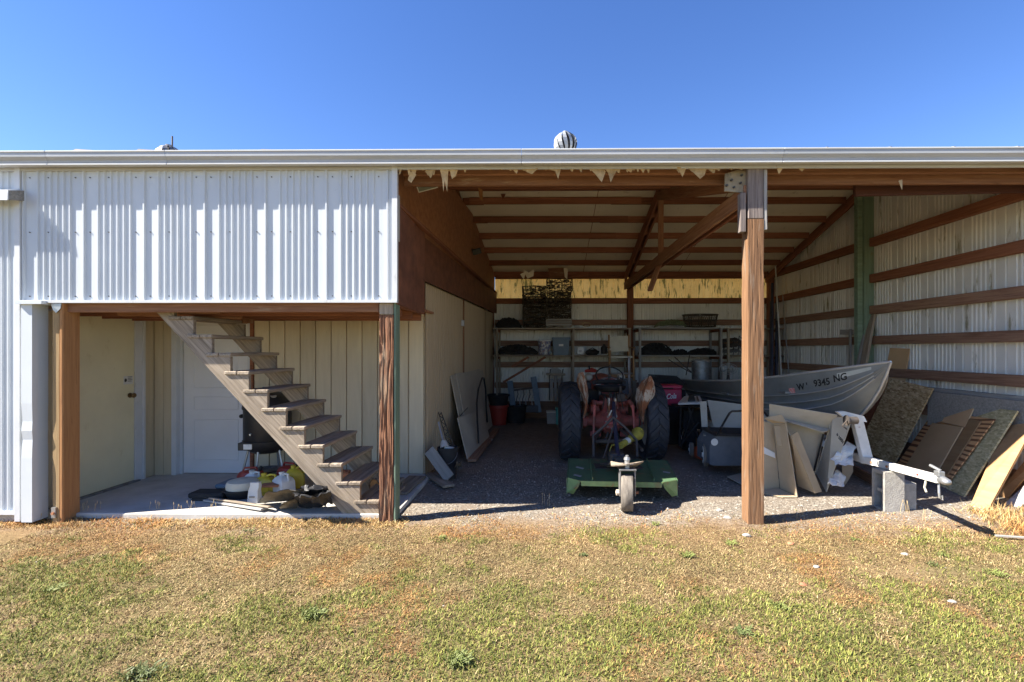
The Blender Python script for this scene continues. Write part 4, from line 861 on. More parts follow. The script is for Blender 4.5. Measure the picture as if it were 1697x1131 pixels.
pot(907, 947, 498, 512, yb, 'third cage down in the right crab pot stack', 7); pot(907, 946, 513, 528, yb, 'fourth cage down in the right crab pot stack', 8)
t = thing('wooden_crate', 'pale slatted crate under the right crab pot stack', 'crate', PY(926, 542, yb)); a = PY(905,541,yb); b = PY(948,529,yb)
for i in range(3): z = a.z+.01+(b.z-a.z)*(i+.5)/3; mk('slat', MB().cbox((a.x,yb,z-.022),(b.x,yb+.015,z+.022)), m_greyl, t)
mk('crate_end', MB().box((a.x,yb+.016,a.z),(a.x+.02,yb+.4,b.z)), m_greyl, t); mk('crate_end', MB().box((b.x-.02,yb+.016,a.z),(b.x,yb+.4,b.z)), m_greyl, t)
# netting heaps, round pot, rope
def heap(name, px0, px1, pyb, hpx, y, mat, label, cat, seed, strands=40, r=.012, core=True):
    a = PY(px0, pyb, y); b = PY(px1, pyb, y); h = hpx*y/F; R = random.Random(seed); cx = (a.x+b.x)/2; hw = (b.x-a.x)/2; z0 = a.z+.018
    mb = MB()
    if core: mb.ball((cx, y+.25, z0), 1, 22, 12, sc=(hw*.93, .22, h*.8), nz=.35, seed=seed); mb.v = [(x, yy, max(z, z0)) for x, yy, z in mb.v]
    for i in range(strands):
        u = R.uniform(-.85, .85); pts = []
        for k in range(9):
            u = max(-1, min(1, u+R.uniform(-.28, .28))); e = math.sqrt(max(0, 1-u*u)); pts.append((cx+u*hw, y+.25-R.uniform(.12, .26)*e, z0+r+R.uniform(.2, 1.0)*h*e))
        mb.tube(pts, r*R.uniform(.6, 1.2), n=4)
    return tag2(mk(name, mb, mat, None, smooth=True, sharp=60), label, cat)
heap('net_heap', 820, 863, 544, 16, 10.85, m_net, 'black netting heap on the top left shelf', 'netting', 1)
heap('net_heap', 822, 890, 589, 16, 10.8, m_net, 'wide black netting heap on the middle left shelf', 'netting', 2, 50)
mk_ = PY(830, 584, 10.8)
heap('rope_coil', 1088, 1142, 544, 13, 10.7, m_rope, 'tangled green rope on the top shelf', 'rope', 3, 46, .008, core=False)
heap('net_heap', 1061, 1118, 590, 20, 10.65, m_net, 'black netting heap on the middle shelf behind the tractor', 'netting', 4, 50)
heap('net_heap', 1112, 1144, 590, 9, 10.65, m_net, 'thin flat netting strip between the shelf heaps', 'netting', 5, 26)
heap('net_heap', 1143, 1193, 590, 11, 10.65, m_net, 'low dark bundle right end of the middle shelf', 'netting', 6, 36)
p0 = PY(1137, 543, 10.8); p1 = PY(1198, 543, 10.8); c = V(((p0.x+p1.x)/2, 11.1, p0.z+.02)); R0 = (p1.x-p0.x)/2*.98; H = .28
t = thing('round_crab_pot', 'large round wire crab pot on the top shelf', 'crab pot', c)
mb = MB()
for rr, z in ((R0*.86,.012),(R0,H),(R0*.95,H*.55)): mb.tube([c+V((rr*math.cos(a), rr*math.sin(a)*.75, z)) for a in [2*math.pi*i/32 for i in range(32)]], .011, n=5, closed=True)
for i in range(10): a = 2*math.pi*i/10; mb.tube([c+V((R0*.86*math.cos(a), R0*.86*math.sin(a)*.75, .012)), c+V((R0*math.cos(a), R0*math.sin(a)*.75, H))], .009, n=5)
mk('pot_frame', mb, m_wire, t); mb = MB(); 
for i in range(44):
    for s in (1, -1):
        a = 2*math.pi*i/44; b = a+s*.35; mb.tube([c+V((R0*.87*math.cos(a), R0*.87*math.sin(a)*.75, .012)), c+V((R0*.99*math.cos(b), R0*.99*math.sin(b)*.75, H))], .0035, n=3)
for i in range(12): a = math.pi*i/12; mb.tube([c+V((R0*math.cos(a), R0*math.sin(a)*.75, H)), c+V((-R0*math.cos(a), -R0*math.sin(a)*.75, H))], .0035, n=3)
mk('pot_netting', mb, m_wire, t)
tag(mk('cord_coil', MB().tube([PY(972+6*math.cos(a)*(1+.2*i/20), 538-3*math.sin(a), 10.8) for i, a in enumerate([i*.6 for i in range(22)])], .009, n=5), m_shred), 'small pale cord coil at the middle of the top shelf', 'cord')
# middle shelf things
c = PY(902.5, 588, 10.85); c.y = 11.0; t = thing('patterned_bucket', 'white bucket speckled with blue and brown print', 'bucket', c)
m_spk = M('speckled print', (.62,.60,.56), (.5,.48,.45), scale=4, rough=.6, stains=[((.10,.12,.25),(1,1,1),16,.46,.5,.9),((.3,.16,.1),(1,1,1),22,.56,.6,.9)], var=0)
mk('bucket_body', MB().lathe([(0,0),(.135,0),(.155,.33),(.15,.335),(.0,.335)], c, n=24), m_spk, t, smooth=True); mk('bucket_rim', MB().lathe([(.156,.30),(.163,.305),(.163,.325),(.156,.33)], c, n=24), m_whitep, t, smooth=True)
c = PY(912, 587, 10.8); tag(mk('blue_lid', MB().cyl(c+V((0,-.02,.035)), c+V((0,.03,.035)), .035, n=14).cyl(c+V((0,-.03,.035)), c+V((0,-.019,.035)), .022, n=12), m_blue), 'small round blue lid beside the speckled bucket', 'lid')
a = PY(917,587,10.85); b = PY(943,587,10.85); tote('storage_tote', a.x-.02, b.x+.02, 10.9, 11.3, SM+.018, .40, m_blue, m_blue, 'blue grey lidded tote on the middle left shelf', tp=.86, plate=True)
a = PY(956,588,10.85); t = thing('small_carton', 'tilted white printed carton on the rear shelf', 'carton', a); fr = Matrix.Translation(a+V((0,0,.01)))@Matrix.Rotation(.12,4,'Y'); mk('carton_box', MB().cbox((0,0,0),(.15,.12,.16),.003), m_whitep, t, frame=fr); mk('carton_print', MB().box((.03,-.002,.05),(.10,.0,.10)), m_steel, t, frame=fr)
a = PY(971,588,10.85); t = thing('tool_bag', 'low black tool bag on the rear shelf', 'bag', a); mk('bag_body', MB().ball((a.x+.15,a.y+.1,a.z+.05),1,16,8,sc=(.16,.1,.07),nz=.25,seed=3), m_blackm, t, smooth=True); mk('bag_strap', MB().tube([(a.x+.05,a.y+.05,a.z+.1),(a.x+.15,a.y+.05,a.z+.15),(a.x+.25,a.y+.05,a.z+.1)],.01), m_black, t)
a = PY(997,588,10.85); t = thing('black_canister', 'black canister with handle near the canvas chair', 'canister', a); mk('canister_body', MB().lathe([(0,0),(.07,0),(.075,.02),(.075,.15),(.03,.19),(.03,.22),(0,.22)], a+V((.07,.1,.015)), n=18), m_black, t, smooth=True); mk('canister_handle', MB().tube([a+V((.14,.1,.05)),a+V((.2,.1,.07)),a+V((.2,.1,.16)),a+V((.12,.1,.18))],.009), m_black, t)
# bench with clutter behind tractor
x0 = PY(968,632,10.2).x; x1 = PY(1056,632,10.2).x; zb = PY(0,631,10.2).z
wb = thing('work_bench', 'rough plank bench behind the tractor steering wheel', 'bench', ((x0+x1)/2, 10.2, GZ))
for i in range(3): board('plank', (x0, 10.25+.16*i, zb), (x1, 10.25+.16*i, zb), .15, .035, m_grey, wb)
for x in (x0+.05, x1-.05):
    for y in (10.25, 10.6): board('leg', (x, y, GZ), (x, y, zb-.02), .07, .07, m_grey, wb, up=(0,1,0))
for i in range(5): board('plank', PY(1012,628-i*2.2,10.0), PY(1050,628-i*2.2,10.0), .2, .024, m_sap if i % 2 else m_greyl, wb)
a = PY(974,630,10.3); t = thing('wash_basin', 'white square basin with orange tool on it', 'basin', a); mk('basin_body', MB().prism([a+V((0,0,.02)),a+V((.22,0,.02)),a+V((.25,0,.14)),a+V((-.03,0,.14))],(0,.25,0)), m_whitep, t); mk('basin_rim', MB().cbox(a+V((-.04,-.01,.14)),a+V((.26,.26,.155)),.004), m_whitep, t)
t = thing('orange_tool', 'orange power tool with cord lying on the basin', 'power tool', a+V((0,0,.16))); mk('tool_body', MB().tube([a+V((-.05,.1,.18)),a+V((.1,.08,.21)),a+V((.22,.1,.18))],[.03,.05,.025],n=8), m_redp, t, smooth=True); mk('tool_grip', MB().tube([a+V((.05,.08,.2)),a+V((.03,.02,.3))],.018,n=6), m_black, t)
# director chair up on the bench
zc = PY(0,628,9.85).z; cx = PY(1030,600,9.85).x; t = thing('canvas_chair', 'pale canvas folding chair standing up on planks', 'chair', (cx, 9.85, zb+.05))
f = 9.85/F; hw = 20*f
for s in (-1, 1):
    board('leg', (cx+s*hw, 9.85, zb+.03), (cx+s*hw*.96, 9.83, PY(0,584,9.85).z+.04), .035, .045, m_sap, t, up=(0,1,0))
    board('leg', (cx+s*hw*.8, 10.2, zb+.03), (cx+s*hw*.85, 10.2, PY(0,556,9.85).z+.02), .035, .045, m_sap, t, up=(0,1,0))
    board('arm', (cx+s*hw*1.02, 9.8, PY(0,577,9.85).z), (cx+s*hw*.9, 10.25, PY(0,577,9.85).z+.02), .05, .022, m_sap, t)
board('stretcher', (cx-hw, 9.84, zb+.12), (cx+hw, 9.84, zb+.12), .03, .04, m_sap, t)
mk('backrest', MB().prism([(cx-hw*.8,10.17,PY(0,582,9.85).z-.02),(cx+hw*.8,10.17,PY(0,581,9.85).z-.02),(cx+hw*.84,10.2,PY(0,556,9.85).z),(cx-hw*.84,10.2,PY(0,558,9.85).z)],(0,.012,0)), m_canvas, t)
sz = PY(0,592,9.85).z; mk('seat', MB().cbox((cx-hw*.95,9.82,sz-.02),(cx+hw*.95,10.2,sz+.02),.008), m_canvas, t)
# things right rear: barrel, fan, folded chairs, slats
a = PY(1162,640,10.2); t = thing('dented_bin', 'dull grey metal bin with wavy rim below the shelf', 'bin', (a.x,10.2,GZ)); zz = PY(0,598,10.2).z
mk('bin_body', MB().lathe([(0,0),(.17,0),(.2,zz-GZ-.06),(.19,zz-GZ),(.17,zz-GZ-.02)], (a.x,10.2,GZ), n=20), m_steel, t, smooth=True); mk('bin_liner', MB().ball((a.x,10.2,zz-.01),.19,16,7,sc=(1,1,.25),nz=.6,seed=9), m_clear, t, smooth=True)
a = PY(1207,612,10.6); t = thing('metal_fan', 'dusty round metal fan on tripod legs', 'fan', (a.x,10.6,GZ)); 
mb = MB(); 
for rr in (.2,.15,.1,.05): mb.tube([V(a)+V((rr*math.cos(q),-.03*(1-rr/.2),rr*.6*math.sin(q))) for q in [2*math.pi*i/24 for i in range(24)]], .005, n=4, closed=True)
mk('fan_guard', mb, m_galv, t); mb = MB()
for i in range(4): q = math.pi/2*i+.4; mb.prism([V(a)+V((.02*math.cos(q),.02,.01*math.sin(q))),V(a)+V((.15*math.cos(q),.0,.09*math.sin(q))),V(a)+V((.15*math.cos(q+.6),.03,.09*math.sin(q+.6)))],(0,.004,0))
mk('fan_blades', mb, m_galv, t)
for s in (-.2, 0, .2): mk('leg', MB().tube([V(a)+V((0,.02,-.08)), V((a.x+s*1.1, 10.6+(.15 if s == 0 else -.05), GZ))], .012, n=6), m_darkst, t)
p0 = PY(1197,598,10.7); t = thing('folded_chairs', 'tangle of dark folded garden chairs on the right shelf', 'folding chairs', PY(1215,590,10.9)); mbx = [MB() for _ in range(3)]; R = random.Random(8)
for i in range(3):
    z = PY(0,586-9*i,10.9).z; 
    for k in range(4): x = PY(1199+8*k,0,10.9).x; mbx[i].tube([(x,10.9,z-.03),(x+.05,10.95,z+.05+.03*k),(x+.22,11.0,z+.02)], .013, n=5)
    mbx[i].prism([(PY(1198,0,10.9).x,10.92,z),(PY(1228,0,10.9).x,10.92,z+.04),(PY(1226,0,10.9).x,11.1,z+.10),(PY(1200,0,10.9).x,11.1,z+.07)],(0,.0,.014)); mk('chair_frame', mbx[i], m_darkst if i else m_steel, t)
t = thing('slat_bundle', 'black bundle of slats lying level behind the right tyre', 'slats', PY(1100,640,8.9))
for i in range(9): board('slat', PY(1070+i*.8,641-i*2.4,8.7+.05*(i%3)), PY(1136-i*2,637-i*1.6,9.0), .09, .022, m_blackm, t)
mk('bundle_stand', MB().cbox((PY(1078,0,9.0).x,8.75,GZ),(PY(1130,0,9.0).x,9.2,PY(0,642,9.0).z-.02),.01), m_blackm, t)
for i, (p0, p1, r_) in enumerate((((1118,592),(1152,622),.012),((1108,596),(1146,618),.010),((1143,588),(1137,622),.012))): tag(mk('bent_rod', MB().tube([PY(*p0,10.4), V(PY((p0[0]+p1[0])/2,(p0[1]+p1[1])/2+1,10.3)), PY(*p1,10.2)], r_, n=5), m_darkst), ['dark rod sloping down from the middle shelf heap','thinner dark rod beside the sloping one','upright dark hooked rod below the shelf'][i], 'rod')
# cooler with lettering
Yc = 8.35; a = PY(1101,672,Yc); b = PY(1130,672,Yc); zt = PY(0,641,Yc).z
tag(mk('black_crate', MB().cbox((a.x-.05,Yc+.02,GZ),(b.x+.1,Yc+.45,a.z-.004),.01).box((a.x-.06,Yc+.0,a.z-.05),(b.x+.11,Yc+.47,a.z-.006)), m_blackm), 'black crate carrying the red cooler', 'crate')
t = thing('red_cooler', 'red drinks cooler with white script lettering behind the tyre', 'cooler', a)
x0 = a.x-.24; mk('cooler_body', MB().cbox((x0,Yc,a.z),(b.x,Yc+.4,zt-.04),.012), m_red2, t); ld = mk('cooler_lid', MB().cbox((x0-.01,Yc-.01,zt-.038),(b.x+.01,Yc+.41,zt+.03),.02), m_red2, t); mk('lid_handle', MB().cbox((x0+.15,Yc-.02,zt-.03),(b.x-.15,Yc-.008,zt-.01),.003), m_blackm, ld)
fr = frm(((x0+b.x)/2-.02, Yc-.004, a.z+(zt-a.z)*.45), (1,0,.10), (0,-1,0)); fr = fr@Matrix.Scale(1,4)
text('Coca-Cola', .125, fr, m_whitep, 'script_lettering', t, sx=.74, slant=.3)
# long poles in the right rear corner
for i, (p0, p1, mt, r_) in enumerate((((1279,622),(1280,470),m_navy,.03),((1286,624),(1288,495),m_navy,.035),((1298,620),(1285,441),m_whitep,.014),((1290,622),(1287,490),m_galv,.014),((1312,622),(1297,490),m_galv,.012),((1276,620),(1277,500),m_darkst,.018))):
    q0 = PY(*p0, 9.8); q0.z = max(GZ, q0.z-.7); q1 = PY(*p1, 10.6); tag(mk('long_pole', MB().tube([q0, q1], r_, n=8), mt), ['dark navy pole nearest the corner, tall','thicker dark navy pole leaning in the rear right corner','long pale pole leaning to the left, tallest','thin grey pole between the dark poles','thin silver pole leaning right of the dark poles','narrow dark pole left of the navy ones'][i], 'pole')
# boards around the green post
tag(board('loose_board', PX(1444,604,XR-.3)+V((-.2,0,-.5)), PX(1446,520,XR-.02), .15, .04, m_grey, None, up=(-1,0,0)), 'grey board standing right of the green post', 'board')
tag(board('loose_board', PX(1432,604,XR-.3)+V((-.2,0,-.5)), PX(1438,528,XR-.04), .05, .04, m_greyl, None, up=(-1,0,0)), 'narrow strip between green post and grey board', 'board')
tag(board('loose_board', PX(1393,551,XR-.14)+V((0,0,0)), PX(1431,551,XR-.14), .03, .09, m_greyl, None, up=(0,0,1)), 'short pale board fixed level across the green post', 'board')
tag(board('loose_stake', PX(1409,608,XR-.35)+V((0,0,-.5)), PX(1409,546,XR-.17), .05, .03, m_greyl, None, up=(-1,0,0)), 'thin grey stake leaning on the green post', 'stake')
# floodlights on the partition
def flood(px, py, y, s, label, rag_=False):
    c = PY(px, py, y); t = thing('floodlight', label, 'floodlight', c)
    R = Matrix.Rotation(-.25,4,'Y')@Matrix.Rotation(.75,4,'X'); fr = Matrix.Translation(c)@R
    mb = MB(); mb.prism([(-.09*s,-.02*s,-.06*s),(.09*s,-.02*s,-.06*s),(.09*s,-.02*s,.06*s),(-.09*s,-.02*s,.06*s)],(0,.03*s,0)); mb.prism([(-.06*s,.01*s,-.04*s),(.06*s,.01*s,-.04*s),(.06*s,.01*s,.04*s),(-.06*s,.01*s,.04*s)],(0,.04*s,0))
    mk('lamp_housing', mb, m_galv if s > 1 else m_darkst, t, frame=fr); mk('lamp_lens', MB().box((-.08*s,-.024*s,-.05*s),(.08*s,-.0205*s,.05*s)), m_lens, t, frame=fr)
    mk('lamp_bracket', MB().tube([c+V((0,.03,0)), c+V((-.06*s,.03,.03)), V((xp(y) if y > 6 else -1.40, c.y+.02, c.z+.05))], .012*s, n=6), m_darkst, t)
flood(706, 304, 5.0, 1.15, 'grey square floodlight high on the near plywood'); flood(790, 417, 8.9, .9, 'small dark floodlight halfway along the brown plywood')
# ================= tractor
TC, AY, AZ, TR = .99, 7.2, .545, .585
tr = thing('red_tractor', 'old faded red tractor seen from behind with tall rear tyres', 'tractor', (TC, AY, GZ))
def lug_wheel(cx, W, R, name_l):
    side = -1 if cx < TC else 1; h = W/2
    prof = [(R*.60,-h*.55),(R*.72,-h*.95),(R*.86,-h*1.0),(R*.935,-h*.9),(R*.955,-h*.4),(R*.96,0),(R*.955,h*.4),(R*.935,h*.9),(R*.86,h*1.0),(R*.72,h*.95),(R*.60,h*.55)]
    t = mk('rear_tyre', MB().lathe(prof, (cx, AY, AZ), (1,0,0), 48), m_rubber, tr, smooth=True, label=name_l)
    mb = MB(); N = 21
    for s in (-1, 1):
        for k in range(N):
            ph0 = 2*math.pi*(k+(.5 if s > 0 else 0))/N; st_ = []
            for i in range(6):
                u = i/5; ph = ph0-.30*u; w_ = (u*1.03-.03)*h*s; rr = R*(1-.055*u*u-(.06 if i == 5 else 0)); ba = R*(.94-.05*u-(.06 if i == 5 else 0)); dp = .055*(1+.35*u)
                for q, r_ in ((-dp/2*1.3, ba), (-dp/2, rr), (dp/2, rr), (dp/2*1.3, ba)):
                    a = ph+q/R*1.05; st_.append((cx+w_, AY-r_*math.cos(a), AZ+r_*math.sin(a)))
            fs = [(i*4+j, i*4+j+1, (i+1)*4+j+1, (i+1)*4+j) for i in range(5) for j in range(3)]+[(0,1,2,3),(20,21,22,23)]
            mb.add(st_, fs)
    mk('tyre_lugs', mb, m_rubber, t)
    r_ = mk('rim', MB().lathe([(R*.61,-h*.6),(R*.57,-h*.5),(R*.54,-.02),(R*.3,.03*side),(.07,.05*side),(.07,.12*side),(0,.12*side)], (cx, AY, AZ), (1,0,0), 32), m_cream, tr, smooth=True)
    mb = MB()
    for k in range(6): a = math.pi/3*k; mb.cyl((cx+.04*side, AY+.13*math.cos(a), AZ+.13*math.sin(a)), (cx+.075*side, AY+.13*math.cos(a), AZ+.13*math.sin(a)), .016, n=6)
    mk('wheel_nuts', mb, m_rust, r_)
lug_wheel(.385, .29, TR, None); lug_wheel(1.60, .30, TR, None)
mk('axle_housing', MB().lathe([(.06,-.50),(.075,-.46),(.075,-.30),(.09,-.22),(.15,-.14),(.185,-.06),(.19,0),(.185,.06),(.15,.14),(.09,.22),(.075,.30),(.075,.46),(.06,.50)], (TC, AY, AZ), (1,0,0), 20), m_red, tr, smooth=True)
for s in (-1, 1):
    mk('axle_flange', MB().cyl((TC+s*.36, AY, AZ), (TC+s*.40, AY, AZ), .115, n=8).cbox((TC+s*.38-.03, AY-.15, AZ-.06),(TC+s*.38+.03, AY-.09, AZ+.06)), m_red, tr)
    mk('u_bolt', MB().tube([(TC+s*.42, AY-.1, AZ-.11),(TC+s*.42, AY-.11, AZ+.1),(TC+s*.46, AY-.11, AZ+.1),(TC+s*.46, AY-.1, AZ-.11)], .010, n=5), m_steel, tr)
hs = mk('gear_housing', MB().cbox((TC-.14, AY-.16, AZ-.16),(TC+.14, AY+.9, AZ+.20),.05).cbox((TC-.10, AY-.24, AZ-.10),(TC+.10, AY-.15, AZ+.14),.03), m_red, tr)
mb = MB()
for i in range(8): a = math.pi/4*i; mb.cyl((TC+.085*math.cos(a), AY-.235, AZ+.02+.10*math.sin(a)), (TC+.085*math.cos(a), AY-.26, AZ+.02+.10*math.sin(a)), .014, n=6)
mk('housing_bolts', mb, m_steel, hs)
mk('lift_cover', MB().prism([(TC-.13,AY-.1,AZ+.19),(TC+.13,AY-.1,AZ+.19),(TC+.10,AY-.12,AZ+.34),(TC-.10,AY-.12,AZ+.34)], (0,.5,0)), m_red, tr)
mk('lift_shaft', MB().cyl((TC-.27,AY-.05,AZ+.27),(TC+.27,AY-.05,AZ+.27),.035,n=12), m_red, tr)
for s in (-1, 1):
    mk('lift_arm', MB().tube([(TC+s*.25,AY-.05,AZ+.27),(TC+s*.26,AY-.22,AZ+.31),(TC+s*.27,AY-.42,AZ+.25)], [.035,.028,.03], n=8), m_red, tr, smooth=True)
    mk('lift_link', MB().tube([(TC+s*.27,AY-.42,AZ+.27),(TC+s*.285,AY-.45,AZ-.12),(TC+s*.29,AY-.46,AZ-.22)], [.020,.014,.02], n=8), m_red, tr, smooth=True)
    mk('lower_link', MB().tube([(TC+s*.13,AY-.1,AZ-.10),(TC+s*.28,AY-.45,AZ-.22),(TC+s*.32,AY-.80,AZ-.27)], .022, n=8), m_darkst, tr, smooth=True)
mk('hitch_bracket', MB().cbox((TC-.055,AY-.30,AZ+.10),(TC-.035,AY-.12,AZ+.36)).cbox((TC+.035,AY-.30,AZ+.10),(TC+.055,AY-.12,AZ+.36)), m_rust, tr)
for k, (x, z0, z1) in enumerate(((-.05,.12,.20),(.02,.18,.30),(.06,.10,.16))): mk('hitch_pin', MB().tube([(TC+x,AY-.33,AZ+z0),(TC+x*.3,AY-.34,AZ+z1)], .013, n=6), m_galv, tr)
mk('drawbar', MB().cbox((TC-.25,AY-.34,AZ-.27),(TC+.25,AY-.28,AZ-.22),.006), m_darkst, tr)
for s in (-1,1): mk('hydraulic_hose', MB().tube([(TC+s*.05,AY-.2,AZ-.14),(TC+s*.12,AY-.3,AZ-.28),(TC+s*.16,AY-.1,AZ-.34),(TC+s*.1,AY+.1,AZ-.2)], .014, n=6), m_darkst, tr, smooth=True)
mk('pto_shield', MB().cbox((TC-.12,AY-.30,AZ-.02),(TC+.12,AY-.24,AZ+.02),.01), m_red, tr)
for s in (-1, 1):
    mk('brake_drum', MB().cyl((TC+s*.15,AY+.12,AZ+.16),(TC+s*.28,AY+.12,AZ+.16),.10,n=18), m_red, tr, smooth=True)
    mk('brake_rod', MB().tube([(TC+s*.26,AY-.02,AZ+.1),(TC+s*.24,AY+.35,AZ+.3),(TC+s*.22,AY+.9,AZ+.25)], .010, n=5), m_darkst, tr)
    mk('fender_bracket', MB().tube([(TC+s*.40,AY-.08,AZ+.08),(TC+s*.40,AY-.18,AZ+.32),(TC+s*.43,AY-.2,AZ+.5)], .018, n=6), m_red, tr)
    mk('step_bracket', MB().cbox((TC+s*.14,AY-.1,AZ-.22),(TC+s*.30,AY-.04,AZ-.14),.006), m_red, tr)
mk('valve_block', MB().cbox((TC+.08,AY-.2,AZ+.3),(TC+.2,AY-.08,AZ+.42),.01).cyl((TC+.14,AY-.14,AZ+.42),(TC+.14,AY-.14,AZ+.52),.02,n=8), m_darkst, tr)
mk('battery_box', MB().cbox((TC-.30,AY+.35,AZ+.2),(TC-.12,AY+.65,AZ+.42),.01), m_blackm, tr)
mk('side_panel', MB().cbox((TC-.26,8.3,AZ+.12),(TC-.16,8.7,AZ+.5),.02), m_darkst, tr)
mk('tool_box', MB().cbox((TC+.18,AY+.3,AZ+.22),(TC+.32,AY+.7,AZ+.36),.01), m_rust, tr)
for k in range(4): mk('hydraulic_hose', MB().tube([(TC-.06+.05*k,AY-.12,AZ+.34),(TC-.1+.07*k,AY-.24,AZ+.40+.02*k),(TC-.14+.1*k,AY-.28,AZ+.2)], .009, n=5), m_blackm, tr, smooth=True)
# seat
sx, sy, szz = PY(1011,646,7.35); seat = mk('seat', MB().lathe([(0,0),(.14,.0),(.22,.035),(.245,.085),(.235,.09),(.20,.05),(.13,.03),(0,.028)], (sx, sy, szz-.03), n=24), m_blackm, tr, smooth=True)
mk('seat_back', MB().tube([(sx+.235*math.cos(a), sy+.12+.20*math.sin(a), szz+.10) for a in [math.pi*i/10 for i in range(11)]], .035, n=8), m_blackm, tr, smooth=True)
mk('seat_spring', MB().tube([(sx,sy,szz-.03),(sx,sy-.10,szz-.10),(sx,sy+.05,szz-.20),(sx,sy+.35,szz-.25)], .022, n=6), m_steel, tr)
# bonnet, tank and dash
h0 = PY(987,0,8.4).x; h1 = PY(1034,0,8.4).x; hz = PY(0,624,8.4).z; hb = PY(0,655,8.4).z
def arch(x0, x1, zb, zt, n=10): 
    c = (x0+x1)/2; w_ = (x1-x0)/2; return [(x0, zb)]+[(c-w_*math.cos(math.pi*i/n), zt-(zt-zb)*.45*(1-math.sin(math.pi*i/n))) for i in range(n+1)]+[(x1, zb)]
mk('bonnet', MB().prism([(x, 8.45, z) for x, z in arch(h0, h1, hb, hz)], (0, 1.25, 0)), m_red, tr, smooth=True)
mk('fuel_tank_end', MB().prism([(x, 8.40, z) for x, z in arch(h0+.01, h1-.01, hb+.02, hz-.01)], (0, .05, 0)), m_cream, tr)
mk('dash_panel', MB().prism([(x, 8.36, z) for x, z in arch(h0+.09, h1-.09, hb+.03, hz-.02)], (0, .05, 0)), m_red, tr)
g = PY(998,642,8.3); mk('gauge', MB().cyl((g.x,8.35,g.z),(g.x,8.33,g.z),.03,n=16), m_whitep, tr); mk('gauge', MB().cyl((g.x+.13,8.35,g.z),(g.x+.13,8.33,g.z),.025,n=16), m_darkst, tr)
for s in (-1,1): mk('head_lamp', MB().lathe([(0,-.04),(.05,-.03),(.075,.03),(.08,.05),(0,.06)], ((h0+h1)/2+s*.3, 9.0, hz-.05), (0,1,0), 16), m_cream, tr, smooth=True)
mk('frame_rail', MB().cbox((TC-.16,8.1,AZ-.05),(TC-.10,9.7,AZ+.08)).cbox((TC+.10,8.1,AZ-.05),(TC+.16,9.7,AZ+.08)), m_red, tr)
mk('engine_block', MB().cbox((TC-.13,8.2,AZ-.08),(TC+.15,9.3,hb+.02),.02).cyl((TC+.2,8.5,AZ+.2),(TC+.2,8.8,AZ+.2),.07,n=12), m_darkst, tr)
mk('radiator', MB().cbox((TC-.2,9.62,AZ),(TC+.2,9.72,hz-.03),.02), m_red, tr)
# steering wheel
sc_ = PY(1010,623,8.05); R_ = .225; n_ = V((0,-.62,.78)); a_ = V((1,0,0)); b_ = n_.cross(a_)
sw = mk('steering_wheel', MB().tube([sc_+a_*R_*math.cos(q)+b_*R_*math.sin(q) for q in [2*math.pi*i/32 for i in range(32)]], .012, n=8, closed=True), m_blackm, tr, smooth=True)
mb = MB()
for i in range(3): q = math.pi/2+2*math.pi*i/3; mb.tube([sc_-n_*.02, sc_+a_*R_*math.cos(q)+b_*R_*math.sin(q)], .008, n=6)
mb.cyl(sc_-n_*.04, sc_+n_*.01, .03, n=10); mk('wheel_spokes', mb, m_steel, sw)
mk('steering_column', MB().tube([sc_-n_*.03, sc_-n_*.03+V((0,.62,-.35))], .018, n=8), m_steel, tr)
mk('exhaust_pipe', MB().tube([PY(1042,592,8.1), PY(1043,640,8.0), PY(1045,652,7.9), PY(1038,662,7.8), PY(1028,667,7.7)], .022, n=8), m_steel, tr, smooth=True)
for p0, p1 in (((1018,665),(1024,628)), ((1000,668),(994,640)), ((1010,620),(1011,606))): mk('lever', MB().tube([PY(*p0,7.75), PY(*p1,7.95)], .009, n=5).ball(PY(*p1,7.95), .02, 8, 5), m_darkst, tr)
for s in (-1, 1):
    mk('front_tyre', MB().lathe([(.19,-.05),(.25,-.075),(.29,-.06),(.30,0),(.29,.06),(.25,.075),(.19,.05)], (TC+s*.55, 9.5, .26), (1,0,0), 28), m_rubber, tr, smooth=True)
    mk('front_rim', MB().lathe([(.19,-.05),(.17,0),(.05,.01),(.04,.06*s),(0,.06*s)], (TC+s*.55, 9.5, .26), (1,0,0), 20), m_cream, tr, smooth=True)
    mk('front_axle', MB().tube([(TC,9.5,.42),(TC+s*.45,9.5,.38),(TC+s*.5,9.5,.26)], .03, n=8), m_red, tr)
    mk('footboard', MB().cbox((TC+s*.2,7.75,.42),(TC+s*.42,8.2,.445),.004), m_red, tr)
# fenders: curved shells standing on the inner side of the tyres
def shell(pl, pm, pr, yl, ym, yr, mat, label):
    mb = MB(); n = len(pl); vs = []
    for i in range(n):
        A, B, C_ = PY(*pl[i], yl[i] if isinstance(yl, list) else yl), PY(*pm[i], ym), PY(*pr[i], yr)
        vs += [A, A.lerp(B,.5)+V((0,-.02,0)), B, B.lerp(C_,.5)+V((0,-.03,0)), C_]
    m = len(vs); fs = [(i*5+j, i*5+j+1, (i+1)*5+j+1, (i+1)*5+j) for i in range(n-1) for j in range(4)]
    mb.add(vs, fs); mb.add([v_+V((0,.012,0)) for v_ in vs], [f[::-1] for f in fs]); return mk('fender', mb, mat, tr, smooth=True, sharp=80, label=label)
shell([(1075,624),(1064,632),(1056,645),(1053,660),(1055,675),(1060,688),(1063,699)], [(1077,623),(1074,632),(1070,644),(1067,658),(1064,672),(1064,685),(1065,699)], [(1079,624),(1084,634),(1086,648),(1084,661),(1077,670),(1069,680),(1067,699)], 7.0, 6.62, 6.8, m_rust, 'right rear fender, rusty with cream patches')
